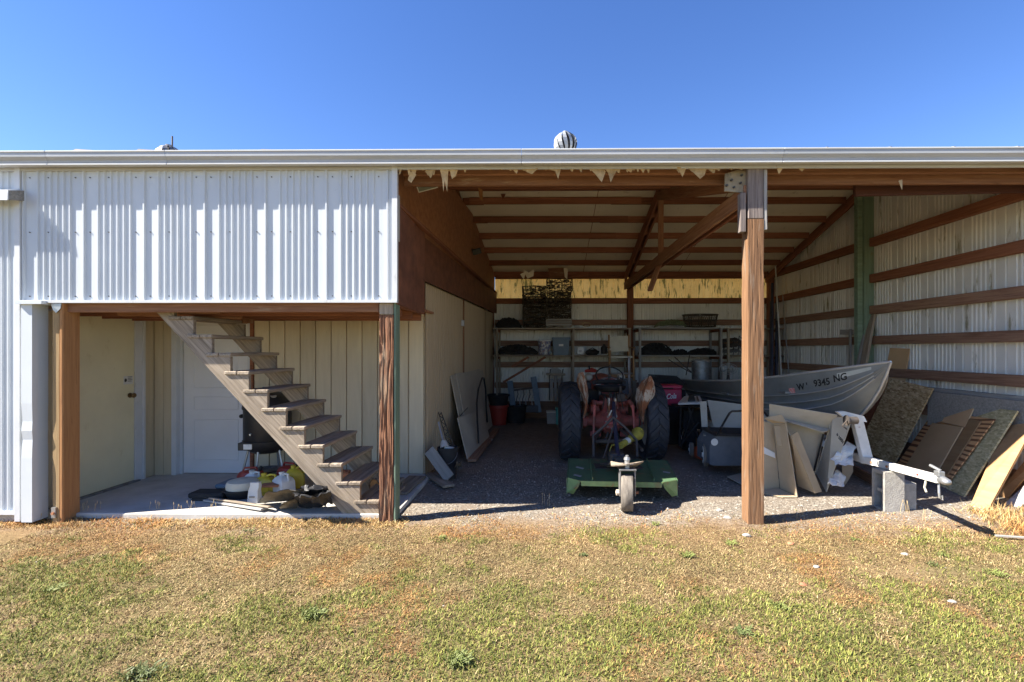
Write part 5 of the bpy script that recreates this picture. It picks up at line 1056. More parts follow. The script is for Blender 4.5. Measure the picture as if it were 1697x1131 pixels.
shell([(958,619),(956,630),(958,642),(963,656),(966,670),(965,682),(963,690)], [(963,617),(964,630),(967,643),(970,657),(971,671),(969,683),(966,693)], [(967,617),(971,630),(974,643),(975,657),(974,671),(972,683),(969,691)], 7.0, 6.66, 6.9, m_rust, 'left rear fender, narrow and rusty')
mk('fender_lamp', MB().cyl(PY(965,622,6.9), PY(965,622,7.0), .035, n=14), m_galv, tr)
mk('drop_cloth', MB().prism([PY(1029,626,8.2),PY(1041,630,8.2),PY(1044,655,8.2),PY(1036,665,8.2),PY(1027,658,8.2)], (0,.1,0)), m_bag, tr, label='grey cover hanging beside the bonnet')
# ================= rotary cutter
cu = thing('rotary_cutter', 'green rusty mowing deck hitched behind the tractor on one tail wheel', 'mower deck', (.9, 5.8, GZ))
tz = .19
fl, f_r = PZ(941,792,tz), PZ(1121,796,tz); bl, b_r = PZ(944,760,tz+.02), PZ(1104,763,tz+.02)
fl2, fr2 = PZ(962,797,tz), PZ(1098,800,tz)
mk('deck_plate', MB().prism([fl, fl2, fr2, f_r, b_r, bl], (0,0,-.012)), m_greenp, cu)
dz = V((0,0,-(tz-.01)))
for a, b, nm in ((fl, bl, 0), (f_r, b_r, 1)):
    s = V((-.006,0,0)) if nm == 0 else V((.006,0,0))
    mk('deck_skirt', MB().prism([a+s, b+s, b+s+dz*.75, a+s+dz], (s.x*1.5,0,0)), m_greenp, cu)
mk('deck_corner', MB().prism([fl+V((0,-.004,0)), fl2+V((0,-.004,-.0)), fl2+V((-.02,-.004,-.06)), fl+V((.06,-.004,0))+dz, fl+V((-.01,-.004,0))+dz*.9], (0,.012,0)), m_greenl, cu)
mk('deck_corner', MB().prism([f_r+V((0,-.004,0)), fr2+V((0,-.004,0)), fr2+V((.02,-.004,-.06)), f_r+V((-.05,-.004,0))+dz, f_r+V((.01,-.004,0))+dz*.9], (0,.012,0)), m_greenl, cu)
mk('deck_front_lip', MB().prism([fl2+V((0,-.006,.0)), fr2+V((0,-.006,.0)), fr2+V((-.01,-.006,-.055)), fl2+V((.01,-.006,-.055))], (0,.01,0)), m_greenl, cu)
for p0, p1 in (((978,762),(982,796)), ((1072,763),(1084,797))):
    a, b = PZ(*p0,tz+.03), PZ(*p1,tz+.005); board('deck_rib', a, b, .012, .06, m_greenp, cu)
for q in ((950,762,964,764),(954,775,966,778),(950,788,962,791),(1083,767,1095,769),(1098,783,1110,785)):
    a = PZ(q[0],q[1],tz+.012); b = PZ(q[2],q[3],tz+.012); mk('deck_decal', MB().prism([a, b, b+V((.02,.05,0)), a+V((.02,.05,0))], (0,0,.002)), m_clear, cu)
gc = PZ(1022,757,.3); mk('gearbox', MB().cbox((gc.x-.10,gc.y-.1,tz),(gc.x+.10,gc.y+.12,tz+.16),.03).cyl((gc.x,gc.y-.16,tz+.09),(gc.x,gc.y+.3,tz+.09),.05,n=12), m_darkst, cu, smooth=False)
mk('gearbox_plate', MB().cbox((gc.x-.28,gc.y-.2,tz+.002),(gc.x+.28,gc.y+.18,tz+.015),.004), m_darkst, cu)
mt = PY(1016,692,6.45)
for px, py in ((985,700),(1056,730)):
    pass
mk('hitch_frame', MB().tube([mt, PY(1003,705,6.4), PY(983,722,6.35), PY(984,758,6.2)], .018, n=8), m_darkst, cu, smooth=True)
mk('hitch_frame', MB().tube([mt, PY(1035,708,6.4), PY(1055,730,6.35), PY(1056,758,6.2)], .018, n=8), m_darkst, cu, smooth=True)
mk('top_link', MB().tube([PY(1017,668,6.85), PY(1018,695,6.5), PY(1023,745,5.95), PY(1025,757,5.8)], .026, n=8), m_navy, cu, smooth=True)
mk('top_link_brace', MB().tube([PY(1019,700,6.4), PY(1000,760,5.9)], .012, n=6), m_darkst, cu)
bell = PY(1057,720,6.55); bell2 = PY(1046,727,6.4); en = PY(1028,739,6.15)
mk('shaft_guard', MB().cyl(bell+V((.01,.05,.01)), bell, .085,.08,n=18).cyl(bell, bell2, .08,.05,n=18).cyl(bell2, en, .042,n=14), m_ptoy, cu, smooth=True)
mk('guard_band', MB().cyl(bell2.lerp(en,.3), bell2.lerp(en,.55), .046, n=14), m_whitep, cu)
mk('guard_chain', MB().tube([PY(1046,735,6.2),PY(1014,738,6.1),PY(1010,748,6.1),PY(1014,757,6.0)], .007, n=5), m_ptoy, cu)
# tail wheel
wc = V((PZ(1041,850,GZ).x, 4.93, GZ+.185)); wr = .185
tw = mk('tail_wheel', MB().lathe([(0,-.05),(.10,-.05),(.15,-.060),(wr-.008,-.060),(wr,-.05),(wr,.05),(wr-.008,.060),(.15,.060),(.10,.05),(0,.05)], wc, (1,-.17,0), 30), m_rubdry, cu, smooth=True)
zt = wc.z+.245
mk('wheel_fork', MB().cbox((wc.x-.082,wc.y-.04,wc.z-.03),(wc.x-.068,wc.y+.04,zt),.003).cbox((wc.x+.068,wc.y-.04,wc.z-.03),(wc.x+.082,wc.y+.04,zt),.003).cbox((wc.x-.086,wc.y-.06,zt-.012),(wc.x+.086,wc.y+.06,zt+.004),.003), m_steel, cu)
mk('wheel_axle', MB().cyl((wc.x-.115,wc.y,wc.z),(wc.x+.115,wc.y,wc.z),.016,n=8).cyl((wc.x-.11,wc.y,wc.z),(wc.x-.085,wc.y,wc.z),.03,n=8), m_rust, cu)
mk('fork_pivot', MB().cyl((wc.x,wc.y,zt),(wc.x,wc.y,zt+.09),.026,n=12).cyl((wc.x,wc.y,zt+.09),(wc.x,wc.y,zt+.115),.035,.03,n=12).cyl((wc.x,wc.y,zt+.115),(wc.x,wc.y,zt+.135),.016,n=8), m_galv, cu)
mk('wheel_arm', MB().prism([(wc.x-.17,wc.y-.05,zt+.045),(wc.x-.02,wc.y-.07,zt+.06),(wc.x+.05,wc.y-.05,zt+.06),(wc.x+.22,wc.y+.25,zt+.02),(wc.x+.25,wc.y+.8,tz+.03),(wc.x-.1,wc.y+.8,tz+.03),(wc.x-.14,wc.y+.2,zt+.03)], (0,0,-.012)), m_grey, cu)
for s in (-1,1): mk('arm_tube', MB().tube([(wc.x+s*.02,wc.y+.05,zt+.03),(wc.x+s*.16,wc.y+.85,tz+.04)], .02, n=8), m_darkst, cu)
# ================= boat on its trailer
BT = thing('aluminium_boat', 'dull aluminium boat with black registration letters resting on a white trailer', 'boat', (3.2, 7.0, .6))
def ip(x, xs_, ys_): return float(np.interp(x, xs_, ys_))
def bx0(s): return 3.5-.10*s
def bw(s): return .64*(1-(1-min(s/2.0,1))**1.9)*(1-.03*max(0,s-2)) if s > 0 else 0
def zg(s): return ip(s,[0,.25,.5,1,1.5,2,3,3.9],[1.475,1.425,1.375,1.28,1.21,1.155,1.09,1.06])
def zk(s): return ip(s,[0,.06,.14,.25,.38,.52,.75,1.1,1.6,3.9],[1.475,1.34,1.19,1.04,.90,.80,.71,.65,.62,.60])
def BS(p): c = V((0,0,CAMZ)); return c+(V(p)-c)*1.075
def hull(s, t, side=-1, off=0):
    """point of the shell; t runs 0 gunwale, 1 chine, 2 keel"""
    w_ = bw(s); g_, k_ = zg(s), zk(s); cz = k_+(g_-k_)*.24; cw = w_*.70
    if t <= 1: x = w_+(cw-w_)*(t**1.4); z = g_+(cz-g_)*t
    else: u = t-1; x = cw*(1-u); z = cz+(k_-cz)*u**.7
    x += (math.exp(-((t-.5)/.028)**2)+math.exp(-((t-.70)/.028)**2)+math.exp(-((t-.88)/.028)**2))*.017*min(1, s*5)+off
    return BS(V((bx0(s)+side*x, 4.9+s-.0, z)))
ts = sorted(set([0,.1,.2,.3,.4,.46,.48,.5,.52,.54,.62,.66,.68,.70,.72,.74,.80,.85,.87,.88,.90,.92,1,1.15,1.35,1.6,1.8,2])); ss_ = [0,.03,.07,.12,.2,.3,.4,.52,.65,.8,1,1.2,1.4,1.7,2,2.4,2.8,3.2,3.6,3.9]
for side in (-1, 1):
    mb = MB(); vs = [hull(s, t, side) for s in ss_ for t in ts]; n = len(ts)
    fs = [(i*n+j, i*n+j+1, (i+1)*n+j+1, (i+1)*n+j) for i in range(len(ss_)-1) for j in range(n-1)]
    mb.add(vs, fs); mk('hull_side', mb, m_alu, BT, smooth=True, sharp=50)
    mk('gunwale', MB().tube([hull(s, 0, side)+V((0,0,.004)) for s in ss_], .014, n=8), m_alul, BT, smooth=True)
for side in (-1, 1):
    for tt in (.5, .70, .88): mk('strake', MB().tube([hull(s, tt, side, .004) for s in ss_[3:]], .007, n=6), m_alul, BT, smooth=True)
mk('transom', MB().prism([hull(3.9,t,-1) for t in (0,.5,1,1.5,2)]+[hull(3.9,t,1) for t in (1.5,1,.5,0)], (0,.02,0)), m_alu, BT)
mk('stem_strip', MB().tube([BS((bx0(s), 4.9+s-.006, zk(s))) for s in (0,.06,.14,.25,.38,.52,.75,1.1)], .014, n=8), m_alul, BT, smooth=True)
for s in (1.1, 2.3, 3.4):
  mb = MB().cbox((bx0(s)-bw(s)*.93,4.9+s-.14,zg(s)-.2),(bx0(s)+bw(s)*.93,4.9+s+.14,zg(s)-.17),.005); mb.v = [tuple(BS(q)) for q in mb.v]; mk('thwart', mb, m_alu, BT)
def onhull(me_o, s0, t0, kt=1.0):
    """wrap flat lettering (x along, y up) onto the near side of the hull"""
    for v_ in me_o.data.vertices:
        u, y, z = v_.co; s = s0-u*.80; t = t0-y/((zg(s)-zk(s))*.76); p = hull(s, min(max(t,0),1), -1, .003+max(z,0)); v_.co = p
    me_o.matrix_basis = Matrix.Identity(4)
def hull_text(sx_, size, s0, t0, stretch=1, mat=None, name='registration_letters'):
    o = text(sx_, size, Matrix.Identity(4), mat or m_ink, name, BT, sx=stretch); onhull(o, s0, t0)
hull_text("W '", .105, .80, .33, 1.0); hull_text('9345', .105, .585, .295, 1.0); hull_text('NG', .105, .405, .26, 1.0)
def hull_patch(s0, s1, t0, t1, mat, name, n=6):
    vs = [hull(s0+(s1-s0)*i/n, tt, -1, .003) for i in range(n+1) for tt in (t0, t1)]; mk(name, MB().add(vs, [(2*i,2*i+1,2*i+3,2*i+2) for i in range(n)]), mat, BT)
hull_patch(.14, .43, .12, .27, M('pale sticker', (.50,.52,.47), rough=.5, var=0, bump=0), 'bow_sticker'); hull_patch(.90, .97, .33, .46, M('red tax sticker', (.60,.16,.15), (.62,.40,.38), scale=40, lo=.48, hi=.52, rough=.5, var=0, bump=0), 'licence_sticker')
TL_ = thing('boat_trailer', 'white painted trailer tongue with winch post propped on a block', 'trailer', (3.3, 5.4, GZ))
cp = PZ(1558,795,.46); tb = PZ(1434,762,.36); td = (cp-tb).normalized(); ta = tb-td*.9
board('tongue', ta, tb+td*.22, .075, .075, m_trail, TL_); board('tongue', tb+td*.223, cp, .068, .068, m_trail, TL_)
for px in (1452, 1482): q = tb.lerp(cp, (px-1434)/126); mk('tongue_bolt', MB().cyl(q+V((-.05,-.02,0)), q+V((.02,-.02,0)), .012, n=8), m_rust, TL_)
q = tb.lerp(cp, .78); mk('side_reflector', MB().cyl(q+V((-.038,-.012,0)), q+V((-.028,-.012,0)), .012, n=10), m_redp, TL_)
mk('coupler', MB().tube([cp-td*.16, cp-td*.02, cp+td*.05, cp+td*.09], [.024,.028,.036,.025], n=10).ball(cp+td*.07+V((0,0,-.005)), .038, 12, 8, sc=(1,1.2,.8)), m_galv, TL_, smooth=True)
lk = mk('coupler_latch', MB().tube([cp-td*.06+V((0,0,.03)), cp-td*.0+V((0,0,.08)), cp-td*.10+V((-.02,0,.11))], .014, n=6).cbox(cp+V((-.035,-.03,.03)), cp+V((.02,.03,.075)), .004), m_galv, TL_)
mk('safety_chain', MB().tube([cp-td*.02+V((0,0,-.02)), cp+V((-.01,0,-.12)), cp+V((-.005,.0,-.16)), cp+V((.02,0,-.18)), cp+V((.015,0,-.14))], .009, n=6), m_galv, TL_)
mk('strap', MB().tube([cp-td*.20+V((-.02,-.04,-.02)), cp-td*.21+V((-.03,-.04,-.10)), cp-td*.20+V((-.02,-.04,-.14))], .009, n=5), m_canvas, TL_)
wb_, wt = PY(1441,768,5.45), PY(1421,690,5.5)
fr = frm(wb_, wt-wb_, (0,-1,0)); Lp = (wt-wb_).length
mb = MB(); w2 = .055; mb.cbox((0,-w2,-.03),(Lp,w2,-.0),.004); mb.box((0,-w2,-.07),(Lp,-w2+.006,-.03)); mb.box((0,w2-.006,-.07),(Lp,w2,-.03)); wp = mk('winch_post', mb, m_trail, TL_, frame=fr)
mb = MB()
for u, v_ in ((.93,.0),(.93,.035),(.84,-.01),(.72,.02),(.60,.018),(.97,-.03)): mb.cyl((Lp*u,v_,-.004),(Lp*u,v_,.001),.013,n=10)
mk('bolt_holes', mb, m_ink, wp)
a, b = PY(1388,683,5.22), PY(1432,690,5.22); mk('bow_bracket', MB().prism([a, PY(1400,682,5.22), b, PY(1437,700,5.22), PY(1412,698,5.22), PY(1396,690,5.22)], (0,.05,0)), m_trail, TL_)
mk('winch', MB().cyl(PY(1405,697,5.15), PY(1420,697,5.15), .04, n=14).cyl(PY(1402,697,5.15), PY(1404,697,5.15), .055, n=14), m_darkst, TL_); mk('winch_handle', MB().tube([PY(1404,697,5.13), PY(1396,706,5.05), PY(1404,712,5.03)], .008, n=6), m_darkst, TL_)
for s in (-1, 1):
    board('frame_rail', (3.7+s*.06, 6.2, .40), (3.3+s*.55, 7.1, .42), .06, .08, m_trail, TL_); board('frame_rail', (3.3+s*.55, 7.12, .42), (3.1+s*.55, 8.9, .42), .06, .08, m_trail, TL_)
    board('bunk', (3.25+s*.28, 6.1, .58), (3.15+s*.28, 8.6, .58), .09, .04, m_grey, TL_)
    w_ = mk('wheel', MB().lathe([(.1,-.04),(.19,-.08),(.25,-.07),(.27,0),(.25,.07),(.19,.08),(.1,.04)], (3.12+s*.78, 7.9, .23), (1,0,0), 28), m_rubber, TL_, smooth=True); mk('wheel_rim', MB().lathe([(.13,-.06),(.11,-.02),(.04,-.02),(.04,-.05),(0,-.05)], (3.12+s*.78, 7.9, .23), (1,0,0), 20), m_trail, w_, smooth=True)
mk('axle', MB().cyl((2.4,7.9,.3),(3.84,7.9,.3),.028,n=10), m_trail, TL_)
for y in (6.2, 8.2): board('crossmember', (2.9, y, .50), (3.55, y, .50), .05, .05, m_trail, TL_)
# concrete block under the tongue, cores open to the left
bx, by = PZ(1466,848,GZ).x, PZ(1466,848,GZ).y; zt = tb.lerp(cp,.35).z-.036; H = zt-(GZ-.02)
mb = MB(); z0 = GZ-.02; x1 = bx+.2; y1 = by+.19
mb.box((bx,by,z0),(x1,by+.035,zt)); mb.box((bx,y1-.035,z0),(x1,y1,zt))
for a in (0, .5, 1): zz = z0+(H-.035)*a; mb.box((bx+.001 if a in (0,1) else bx+.03,by+.036,zz),(x1,y1-.036,zz+.035))
mb.box((x1-.02,by+.036,z0+.036),(x1-.001,y1-.036,zt-.036))
tag(mk('concrete_block', mb, m_block), 'grey hollow concrete block on end under the trailer tongue', 'block')
b2 = PZ(1506,842,GZ); tag(mk('concrete_block', MB().cbox((bx+.24,by+.06,z0),(bx+.37,by+.22,zt-.13),.006), m_block), 'second lower concrete block behind the first one', 'block')
tag(board('loose_board', G(1398,768,.05), G(1455,800,.03), .05, .12, m_browng, None), 'dark plank lying on edge behind the concrete block', 'board')
# ================= mower
mo = thing('push_mower', 'orange walk behind lawn mower with a dark grey grass bag', 'lawn mower', PZ(1185,775))
def wheel(px, py, y, r, mat2, name):
    c = PY(px, py, y); w_ = mk(name, MB().lathe([(r*.72,-.03),(r*.95,-.03),(r,-.02),(r,.02),(r*.95,.03),(r*.72,.03)], c, (1,-.25,0), 26, closed=True), m_rubdry, mo, smooth=True)
    mk('wheel_hub', MB().lathe([(r*.74,-.028),(r*.68,-.036),(r*.5,-.02),(r*.22,-.02),(r*.2,-.045),(0,-.045)], c, (1,-.25,0), 24), m_whitep, w_, smooth=True); mb = MB()
    for k in range(8): a = math.pi/4*k; mb.box((c.x-.04, c.y+r*.35*math.cos(a)-.012, c.z+r*.35*math.sin(a)-.012),(c.x-.028, c.y+r*.35*math.cos(a)+.012, c.z+r*.35*math.sin(a)+.012))
    mk('hub_slots', mb, m_blackm, w_)
wheel(1169,754,6.45,.155,0,'rear_wheel'); wheel(1146,745,7.1,.10,0,'front_wheel'); 
c1 = PY(1160,748,6.8)
mk('deck', MB().prism([PY(1150,757,7.05),PY(1150,742,7.05),PY(1158,738,6.9),PY(1176,740,6.5),PY(1176,762,6.5),PY(1160,762,6.7)], (.42,.15,0)), m_orange, mo)
mk('engine', MB().lathe([(.0,0),(.12,0),(.12,.06),(.09,.09),(.09,.15),(.04,.17),(0,.17)], PY(1172,741,6.85), n=18).tube([PY(1158,730,6.8),PY(1170,726,6.8),PY(1176,736,6.6)], .02), m_blackm, mo, smooth=True)
bz0 = GZ+.06; a = PY(1176,772,6.2); b = PY(1263,772,6.2); zt = PY(0,722,6.2).z
mb = MB(); mb.prism([(a.x,6.2,a.z+.02),(a.x+.05,6.2,a.z),(b.x,6.2,a.z),(b.x+.02,6.2,zt),(a.x+.08,6.2,zt+.01),(a.x,6.2,zt-.12)], (0,.5,0)); mk('grass_bag', mb, m_bag, mo)
mk('bag_top', MB().prism([(a.x+.06,6.18,zt+.012),(b.x+.03,6.18,zt+.004),(b.x+.03,6.18,zt+.03),(a.x+.07,6.18,zt+.045)], (0,.53,0)), m_blackm, mo)
q = PY(1184,733,6.19); mk('bag_badge', MB().lathe([(0,0),(.045,0),(.045,.004),(0,.004)], q, (0,-1,0), 16).ball(q+V((0,-.001,0)),.03,10,6,sc=(1,.15,1.4)), m_whitep, mo)
for dx in (0, .62): mk('handle_bar', MB().tube([PY(1188,722,6.15)+V((dx,0,0)), PY(1200,700,6.0)+V((dx,0,0)), PY(1209,685,5.9)+V((dx*.9,0,0))], .013, n=8), m_black, mo, smooth=True)
mk('handle_bar', MB().tube([PY(1208,686,5.9), PY(1213,682,5.88), PY(1240,681,5.88), PY(1266,683,5.88), PY(1272,690,5.9)], .013, n=8), m_black, mo, smooth=True)
mk('control_cable', MB().tube([PY(1196,706,6.0), PY(1192,722,6.3), PY(1182,730,6.5), PY(1172,738,6.7)], .006, n=5), m_black, mo)
# black folding stand with a grey saw
t = thing('tool_stand', 'black folding stand carrying a grey flat power tool', 'stand', PZ(1145,742))
for s in ((1128,742,1150,672),(1162,742,1140,672),(1130,735,1158,700),(1126,738,1128,672),(1163,738,1162,672)): mk('leg', MB().tube([PY(s[0],s[1],7.5), PY(s[2],s[3],7.4)], .02, n=6), m_blackm, t)
mk('stand_frame', MB().cbox(PY(1121,675,7.3), PY(1166,669,7.7), .01), m_blackm, t)
mk('stand_box', MB().cbox(PY(1132,712,7.6), PY(1160,676,7.9), .01), m_blackm, t)
sw_ = mk('saw_table', MB().prism([PY(1124,668,7.2),PY(1164,667,7.2),PY(1160,656,7.6),PY(1134,657,7.6)], (0,0,-.03)), m_clear, t)
mk('saw_guard', MB().prism([PY(1140,666,7.25),PY(1152,666,7.25),PY(1150,658,7.5),PY(1142,658,7.5)], (0,0,.03)), m_blackm, t); mk('saw_slot', MB().prism([PY(1156,666,7.24),PY(1159,666,7.24),PY(1156,658,7.5),PY(1154,658,7.5)], (0,0,.012)), m_darkst, t)
# ================= cardboard
def cs(name, pts, mat, label, t_=.008, **kw): return tag2(sheet(name, *pts, t_, mat), label, 'cardboard', 'flattened cardboard boxes')
cs('cardboard_sheet', [PY(1196,768,6.9),PY(1305,775,6.6),PY(1305,680,6.9),PY(1172,663,7.3)], m_cardg, 'large pale cardboard sheet standing behind the mower')
cs('cardboard_sheet', [PY(1163,708,6.85),PY(1173,708,6.85),PY(1171,665,6.95),PY(1160,666,6.95)], m_cardg, 'narrow upright cardboard flap left of the large sheet')
cs('cardboard_sheet', [PY(1166,722,6.5),PY(1240,722,6.3),PY(1240,713,6.6),PY(1166,712,6.8)], m_cardg, 'cardboard lying level on top of the grass bag')
cs('cardboard_sheet', [PZ(1205,790),PZ(1235,806,-.01),PZ(1300,800,-.01),PZ(1262,776,-.01)], m_cardg, 'grey cardboard flat on the gravel beside the middle post')
bxx = thing('cardboard_box', 'big open cardboard carton with upside down black print', 'cardboard box', PZ(1345,800), 'flattened cardboard boxes')
S = lambda nm, pts, mat=m_cardg, t_=.008: sheet(nm, *pts, t_, mat, bxx)
S('box_panel', [PY(1262,778,5.9),PY(1352,786,5.82),PY(1367,714,5.65),PY(1272,694,5.75)])
pnl = S('box_panel', [PY(1352,784,5.8),PY(1369,816,5.5),PY(1412,693,5.42),PY(1379,690,5.55)])
S('box_flap', [PY(1275,692,5.73),PY(1377,712,5.62),PY(1388,688,5.5),PY(1275,670,5.65)])
S('box_flap', [PY(1301,697,5.6),PY(1364,716,5.5),PY(1378,712,5.6),PY(1301,694,5.7)])
S('box_slot', [PY(1348,781,5.79),PY(1351,781,5.79),PY(1366,720,5.61),PY(1363,720,5.61)], m_ink, .004)
A, B, C_, D_ = PY(1352,784,5.8), PY(1369,816,5.5), PY(1412,693,5.42), PY(1379,690,5.55)
nrm = (B-A).cross(D_-A).normalized(); up_ = (D_-A).normalized(); rt = (up_.cross(nrm)).normalized()
cen = PY(1393,727,1); 
def ray_plane(px, py, p, n): d = ray(px, py); o = V((0,0,CAMZ)); return o+d*((p-o).dot(n)/d.dot(n))
pc = ray_plane(1393,727,A,nrm); toc = (V((0,0,CAMZ))-pc); nn = nrm if nrm.dot(toc) > 0 else -nrm
upv = -up_; xv = upv.cross(nn).normalized(); fr = Matrix((xv, upv, nn)).transposed().to_4x4(); fr.translation = pc+nn*.004
text('A501 o', .052, fr, m_ink, 'carton_print', bxx, sx=1.2)
cs('cardboard_sheet', [PY(1248,814,5.65),PY(1292,809,5.70),PY(1281,703,5.75),PY(1240,690,5.75)], m_card, 'brown cardboard face just right of the middle post')
cs('cardboard_sheet', [PY(1293,810,5.69),PY(1321,824,5.38),PY(1302,702,5.5),PY(1282,703,5.74)], m_card, 'sunlit edge panel of the standing cardboard box')
cs('cardboard_sheet', [PY(1266,694,5.7),PY(1281,702,5.73),PY(1303,701,5.45),PY(1295,688,5.5)], m_card, 'folded top flap of the standing cardboard box')
cs('cardboard_sheet', [PY(1250,814,5.6),PY(1297,824,5.35),PY(1321,824,5.36),PY(1290,809,5.68)], m_card, 'bottom flap of the standing box lying on gravel')
cs('cardboard_sheet', [PY(1288,738,5.62),PY(1296,740,5.6),PY(1292,706,5.62),PY(1283,706,5.64)], m_card, 'small tab hanging inside the standing box')
cs('cardboard_sheet', [PY(1322,806,5.65),PY(1351,818,5.42),PY(1313,728,5.42),PY(1304,712,5.55)], m_card, 'brown leaning carton side between the two boxes')
cs('cardboard_sheet', [PY(1351,818,5.41),PY(1362,815,5.48),PY(1322,716,5.5),PY(1312,722,5.42)], m_card, 'lit narrow edge of the leaning carton')
cs('cardboard_sheet', [PY(1266,752,5.695),PY(1285,760,5.695),PY(1284,751,5.70),PY(1266,741,5.70)], m_whitep, 'white shipping label stuck on brown cardboard')
for pts, lb in (([(1377,762),(1396,768),(1421,742),(1403,731)], 'white paper sheet crumpled over the carton corner'), ([(1370,803),(1398,806),(1402,790),(1388,778)], 'white paper scrap at the foot of the carton'), ([(1384,770),(1414,772),(1416,752),(1390,748)], 'second white paper fold beside the carton corner')):
    q = [PY(x, y, 5.35+.1*i) for i, (x, y) in enumerate(pts)]; mb = MB(); n = 6; vs = []
    for j in range(n+1):
        for i in range(n+1):
            u, v_ = i/n, j/n; p = q[0]*(1-u)*(1-v_)+q[1]*u*(1-v_)+q[2]*u*v_+q[3]*(1-u)*v_; vs.append(p+V((0,.05*noise.noise(p*16),.03*noise.noise(p*13+V((5,5,5))))))
    N = n+1; mb.add(vs, [(j*N+i, j*N+i+1, (j+1)*N+i+1, (j+1)*N+i) for j in range(n) for i in range(n)]); mb.add([p+V((0,.004,0)) for p in vs], [((j+1)*N+i, (j+1)*N+i+1, j*N+i+1, j*N+i) for j in range(n) for i in range(n)])
    tag(mk('crumpled_paper', mb, m_paper), lb, 'paper')
cs('cardboard_sheet', [PY(1395,815,5.9),PY(1414,782,5.95),PY(1412,752,6.0),PY(1396,752,6.0)], m_card, 'small brown cardboard piece behind the white paper')
# ================= sheets and planks leaning on the right wall
def W_(label, pts, mat, cat='panel', t_=.014, name='leaning_sheet'): return tag2(sheet(name, *pts, t_, mat), label, cat)
W_('tall brown hardboard leaning behind the boat bow', [PX(1457,665,5.33),PX(1494,665,5.33),PX(1507,578,5.41),PX(1475,577,5.41)], m_plyb)
W_('weathered board directly behind the strand board', [PX(1415,725,5.05),PX(1430,725,5.05),PX(1470,634,5.34),PX(1458,634,5.34)], m_brown)
TRp, BRp, TLp = PX(1546,644,5.29), PZ(1481,771,GZ), PX(1477,627,5.29)
W_('strand board sheet leaning right of the trailer post', [BRp+(TLp-TRp), BRp, TRp, TLp], m_osb, t_=.018)
s_ = frm(BRp.lerp(TRp,.2)+V((-.03,.12,0)), TRp-BRp, (-1,0,.3)); 
nb = (TRp-BRp).normalized(); hn = (TLp-TRp).normalized(); nn = nb.cross(hn).normalized(); nn = nn if nn.x < 0 else -nn
fr = Matrix((nb, nn.cross(nb), nn)).transposed().to_4x4(); fr.translation = BRp.lerp(TRp,.22)+hn*.17+nn*.003
o = None; mb = MB()
for i in range(9): mb.box((-.12+.028*i, .0, 0),(-.12+.028*i+.012+.006*(i%2), .035+.01*(i%3), .0015)); mb.box((-.10+.022*i, .06, 0),(-.10+.022*i+.010, .09, .0015))
tag(mk('loose_board', MB().cbox((5.33,5.3,.55),(5.352,6.75,1.03)), m_greyl), 'wide weathered grey board standing behind the leaning pile', 'board')
g0, g1, g2 = PZ(1595,824,GZ), PX(1690,680,5.27), PZ(1505,779,GZ)
gn = (g2-g0).cross(g1-g0).normalized(); gn = gn if gn.x < 0 else -gn
def pile(label, px, off, mat, t_=.014, cat='panel', name='leaning_sheet'):
    p = g0+gn*off; return tag2(sheet(name, *[ray_plane(x, y, p, gn) for x, y in px], t_, mat), label, cat)
pile('green mossy strand board at the back of the pile', [(1500,781),(1596,825),(1686,681),(1563,668)], 0, m_osbg, .018)
pile('small mossy strand board scrap at the upper left of the pile', [(1549,678),(1571,681),(1583,663),(1560,660)], .02, m_osbg)
pile('dark red board scrap on top of the leaning pile', [(1614,668),(1656,674),(1659,662),(1617,657)], .02, m_plyd)
pile('wild grained fir plywood sheet in the leaning pile', [(1484,773),(1573,797),(1648,695),(1547,682)], .04, m_fir)
pile('plain brown plywood square at the top of the pile', [(1560,700),(1599,708),(1613,677),(1577,672)], .06, m_plyb)
pile('narrow reddish board strip in the leaning pile', [(1556,783),(1570,786),(1625,698),(1600,693)], .058, m_ply2)
pile('smooth tan hardboard at the front of the pile', [(1499,775),(1551,785),(1595,708),(1545,701)], .08, m_plyb)
a = PZ(1608,838,GZ); b = PZ(1637,845,GZ); c_ = PX(1700,700,5.25); d_ = PX(1664,706,5.28)
W_('sunlit orange plank leaning at the right edge of the photo', [a, b, b+(PX(1716,700,5.25)-b), a+(d_-a)], m_ply2, 'plank', .035, 'leaning_plank')
W_('second orange plank behind the sunlit one', [PZ(1650,822,GZ), PZ(1668,826,GZ), PX(1745,740,5.3), PX(1722,735,5.32)], m_ply2, 'plank', .03, 'leaning_plank')
W_('grey plank low at the right edge', [PZ(1664,836,GZ), PZ(1690,842,GZ), PX(1762,770,5.3), PX(1740,765,5.3)], m_greyl, 'plank', .03, 'leaning_plank')
W_('pale plank end leaning beside the orange planks', [PZ(1690,846,GZ), PZ(1720,852,GZ), PX(1795,790,5.3), PX(1775,780,5.3)], m_sap, 'plank', .03, 'leaning_plank')
tag(board('loose_board', PZ(1580,862,GZ+.01), PZ(1665,900,GZ+.01)+V((0,.1,0)), .07, .03, m_greyl, None) if False else mk('white_lath', MB().box((0,-.012,0),(.5,.012,.012)), m_greyl, frame=frm(PZ(1650,889,GZ+.012), (.9,-.18,0), (0,0,1))), 'thin white lath lying in the dry grass', 'lath')
